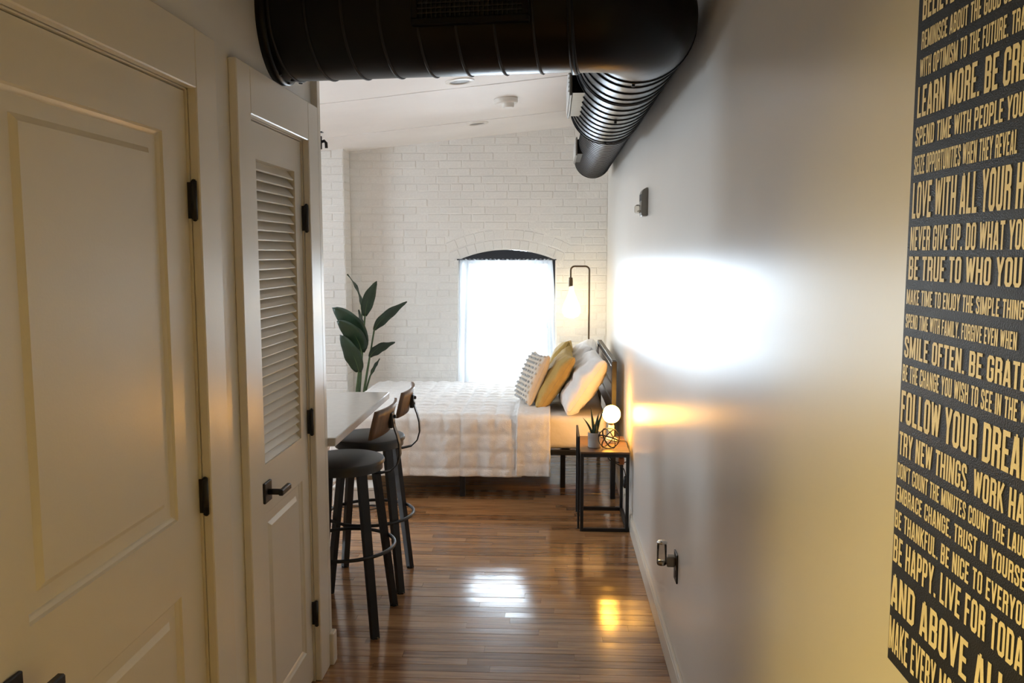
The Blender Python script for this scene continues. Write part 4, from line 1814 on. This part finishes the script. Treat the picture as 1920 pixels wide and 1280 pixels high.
# its flex, hanging behind the table with plug and switch
t = thing('lamp_flex', 'dark cable with a copper-coloured plug hanging under the side table', 'cable', (.44, 5.2, .40))
bm = nb()
pts = []
ctrl = [(GX + .04, GY, NZ + .008), (.44, 5.28, NZ + .006), (.479, 5.26, NZ + .002), (.4845, 5.22, .44), (.470, 5.14, .40), (.40, 5.10, .405), (.352, 5.10, .44), (.365, 5.12, .41), (.42, 5.15, .375), (.452, 5.13, .35), (.462, 5.12, .30)]


def spline(ctrl, n=8):
    cs = [Vector(c) for c in ctrl]
    cs = [cs[0]] + cs + [cs[-1]]
    out = []
    for i in range(1, len(cs) - 2):
        p0, p1, p2, p3 = cs[i - 1:i + 3]
        for k in range(n):
            t_ = k / n
            out.append(.5 * ((2 * p1) + (p2 - p0) * t_ + (2 * p0 - 5 * p1 + 4 * p2 - p3) * t_ ** 2 + (3 * p1 - p0 - 3 * p2 + p3) * t_ ** 3))
    out.append(cs[-1])
    return out


tube(bm, spline(ctrl), .0032, 8)
obj('flex', bm, M['black'], t)
bm = nb()
box(bm, .415, .452, 5.105, 5.128, .385, .43, .008, seg=2)
obj('plug', bm, M['copper'], t)
bm = nb()
lathe(bm, [(0, .235), (.012, .238), (.017, .25), (.016, .29), (.009, .312), (0, .314)], 14, (.462, 5.12, 0))
obj('inline_switch', bm, M['black'], t)

# succulent in a pot
t = thing('succulent', 'small spiky succulent in a grey pot on the side table', 'plant', (.268, 5.13, NZ))
bm = nb()
cx_, cy_ = .268, 5.13
lathe(bm, [(0, NZ), (.037, NZ), (.040, NZ + .003), (.042, NZ + .092), (.038, NZ + .092), (.037, NZ + .08), (0, NZ + .08)], 28, (cx_, cy_, 0))
obj('pot', bm, M['pot'], t, sharp=30)
bm = nb()
lathe(bm, [(.037, NZ + .081), (0, NZ + .085)], 20, (cx_, cy_, 0))
obj('soil', bm, M['soil'], t)
for (dx, dy, h, w) in ((-.022, -.01, .17, .010), (-.062, .0, .105, .008), (.022, .012, .135, .012), (.050, .01, .165, .009), (.004, -.022, .085, .010), (-.012, .02, .12, .010), (.012, -.012, .06, .011)):
    b = nb()
    p0 = Vector((cx_ + dx * .2, cy_ + dy * .5, NZ + .078))
    p1 = p0 + Vector((dx, dy, h))
    pm = (p0 + p1) / 2 + Vector((dx * -.15, 0, .01))
    pts = bez(p0, pm, p1, 7)
    tube(b, pts, [w, w * 1.05, w, w * .9, w * .75, w * .55, w * .3, .0006], 6)
    obj('spike', b, M['leaf'], t)

# wire orb
t = thing('wire_orb', 'black ornament of crossed metal hoops on the side table', 'ornament', (.352, 5.075, NZ))
OC, OR = Vector((.352, 5.075, NZ + .0665)), .0635
for k, (ax, ang) in enumerate(((Vector((0, 1, .12)), 0), (Vector((.85, .45, .35)), .6), (Vector((-.75, .5, .5)), 1.2), (Vector((.3, .35, 1)), .2))):
    ax = ax.normalized()
    u, v = frame_from(ax)
    b = nb()
    tube(b, [OC + (u * math.cos(2 * math.pi * i / 40) + v * math.sin(2 * math.pi * i / 40)) * OR for i in range(40)], 1, 4, closed=True, rect=(.0085, .0040))
    obj('hoop', b, M['black'], t)

# ================================================================== ON THE FLOOR BY THE FOOT OF THE BED
t = thing('storage_box', 'low pale box on the floor between the stools and the foot of the bed', 'box', (-1.31, 5.53, 0))
bm = nb()
box(bm, -1.46, -1.170, 5.445, 5.63, 0.001, .105, .006, seg=2)
obj('body', bm, M['cabinet'], t)
bm = nb()
box(bm, -1.463, -1.167, 5.442, 5.633, .105, .128, .005, seg=2)
obj('lid', bm, M['cabinet'], t)
t = thing('floor_cable', 'black cable loop lying on the floor by the low pale box', 'cable', (-1.2, 5.40, 0))
bm = nb()
tube(bm, spline([(-1.72, 5.36, .004), (-1.5, 5.395, .004), (-1.30, 5.41, .004), (-1.22, 5.43, .006), (-1.16, 5.40, .010), (-1.14, 5.36, .012), (-1.19, 5.335, .010), (-1.235, 5.36, .012), (-1.20, 5.40, .018), (-1.15, 5.41, .014), (-1.12, 5.375, .006), (-1.13, 5.33, .004)]), .0038, 8)
obj('flex', bm, M['black'], t)
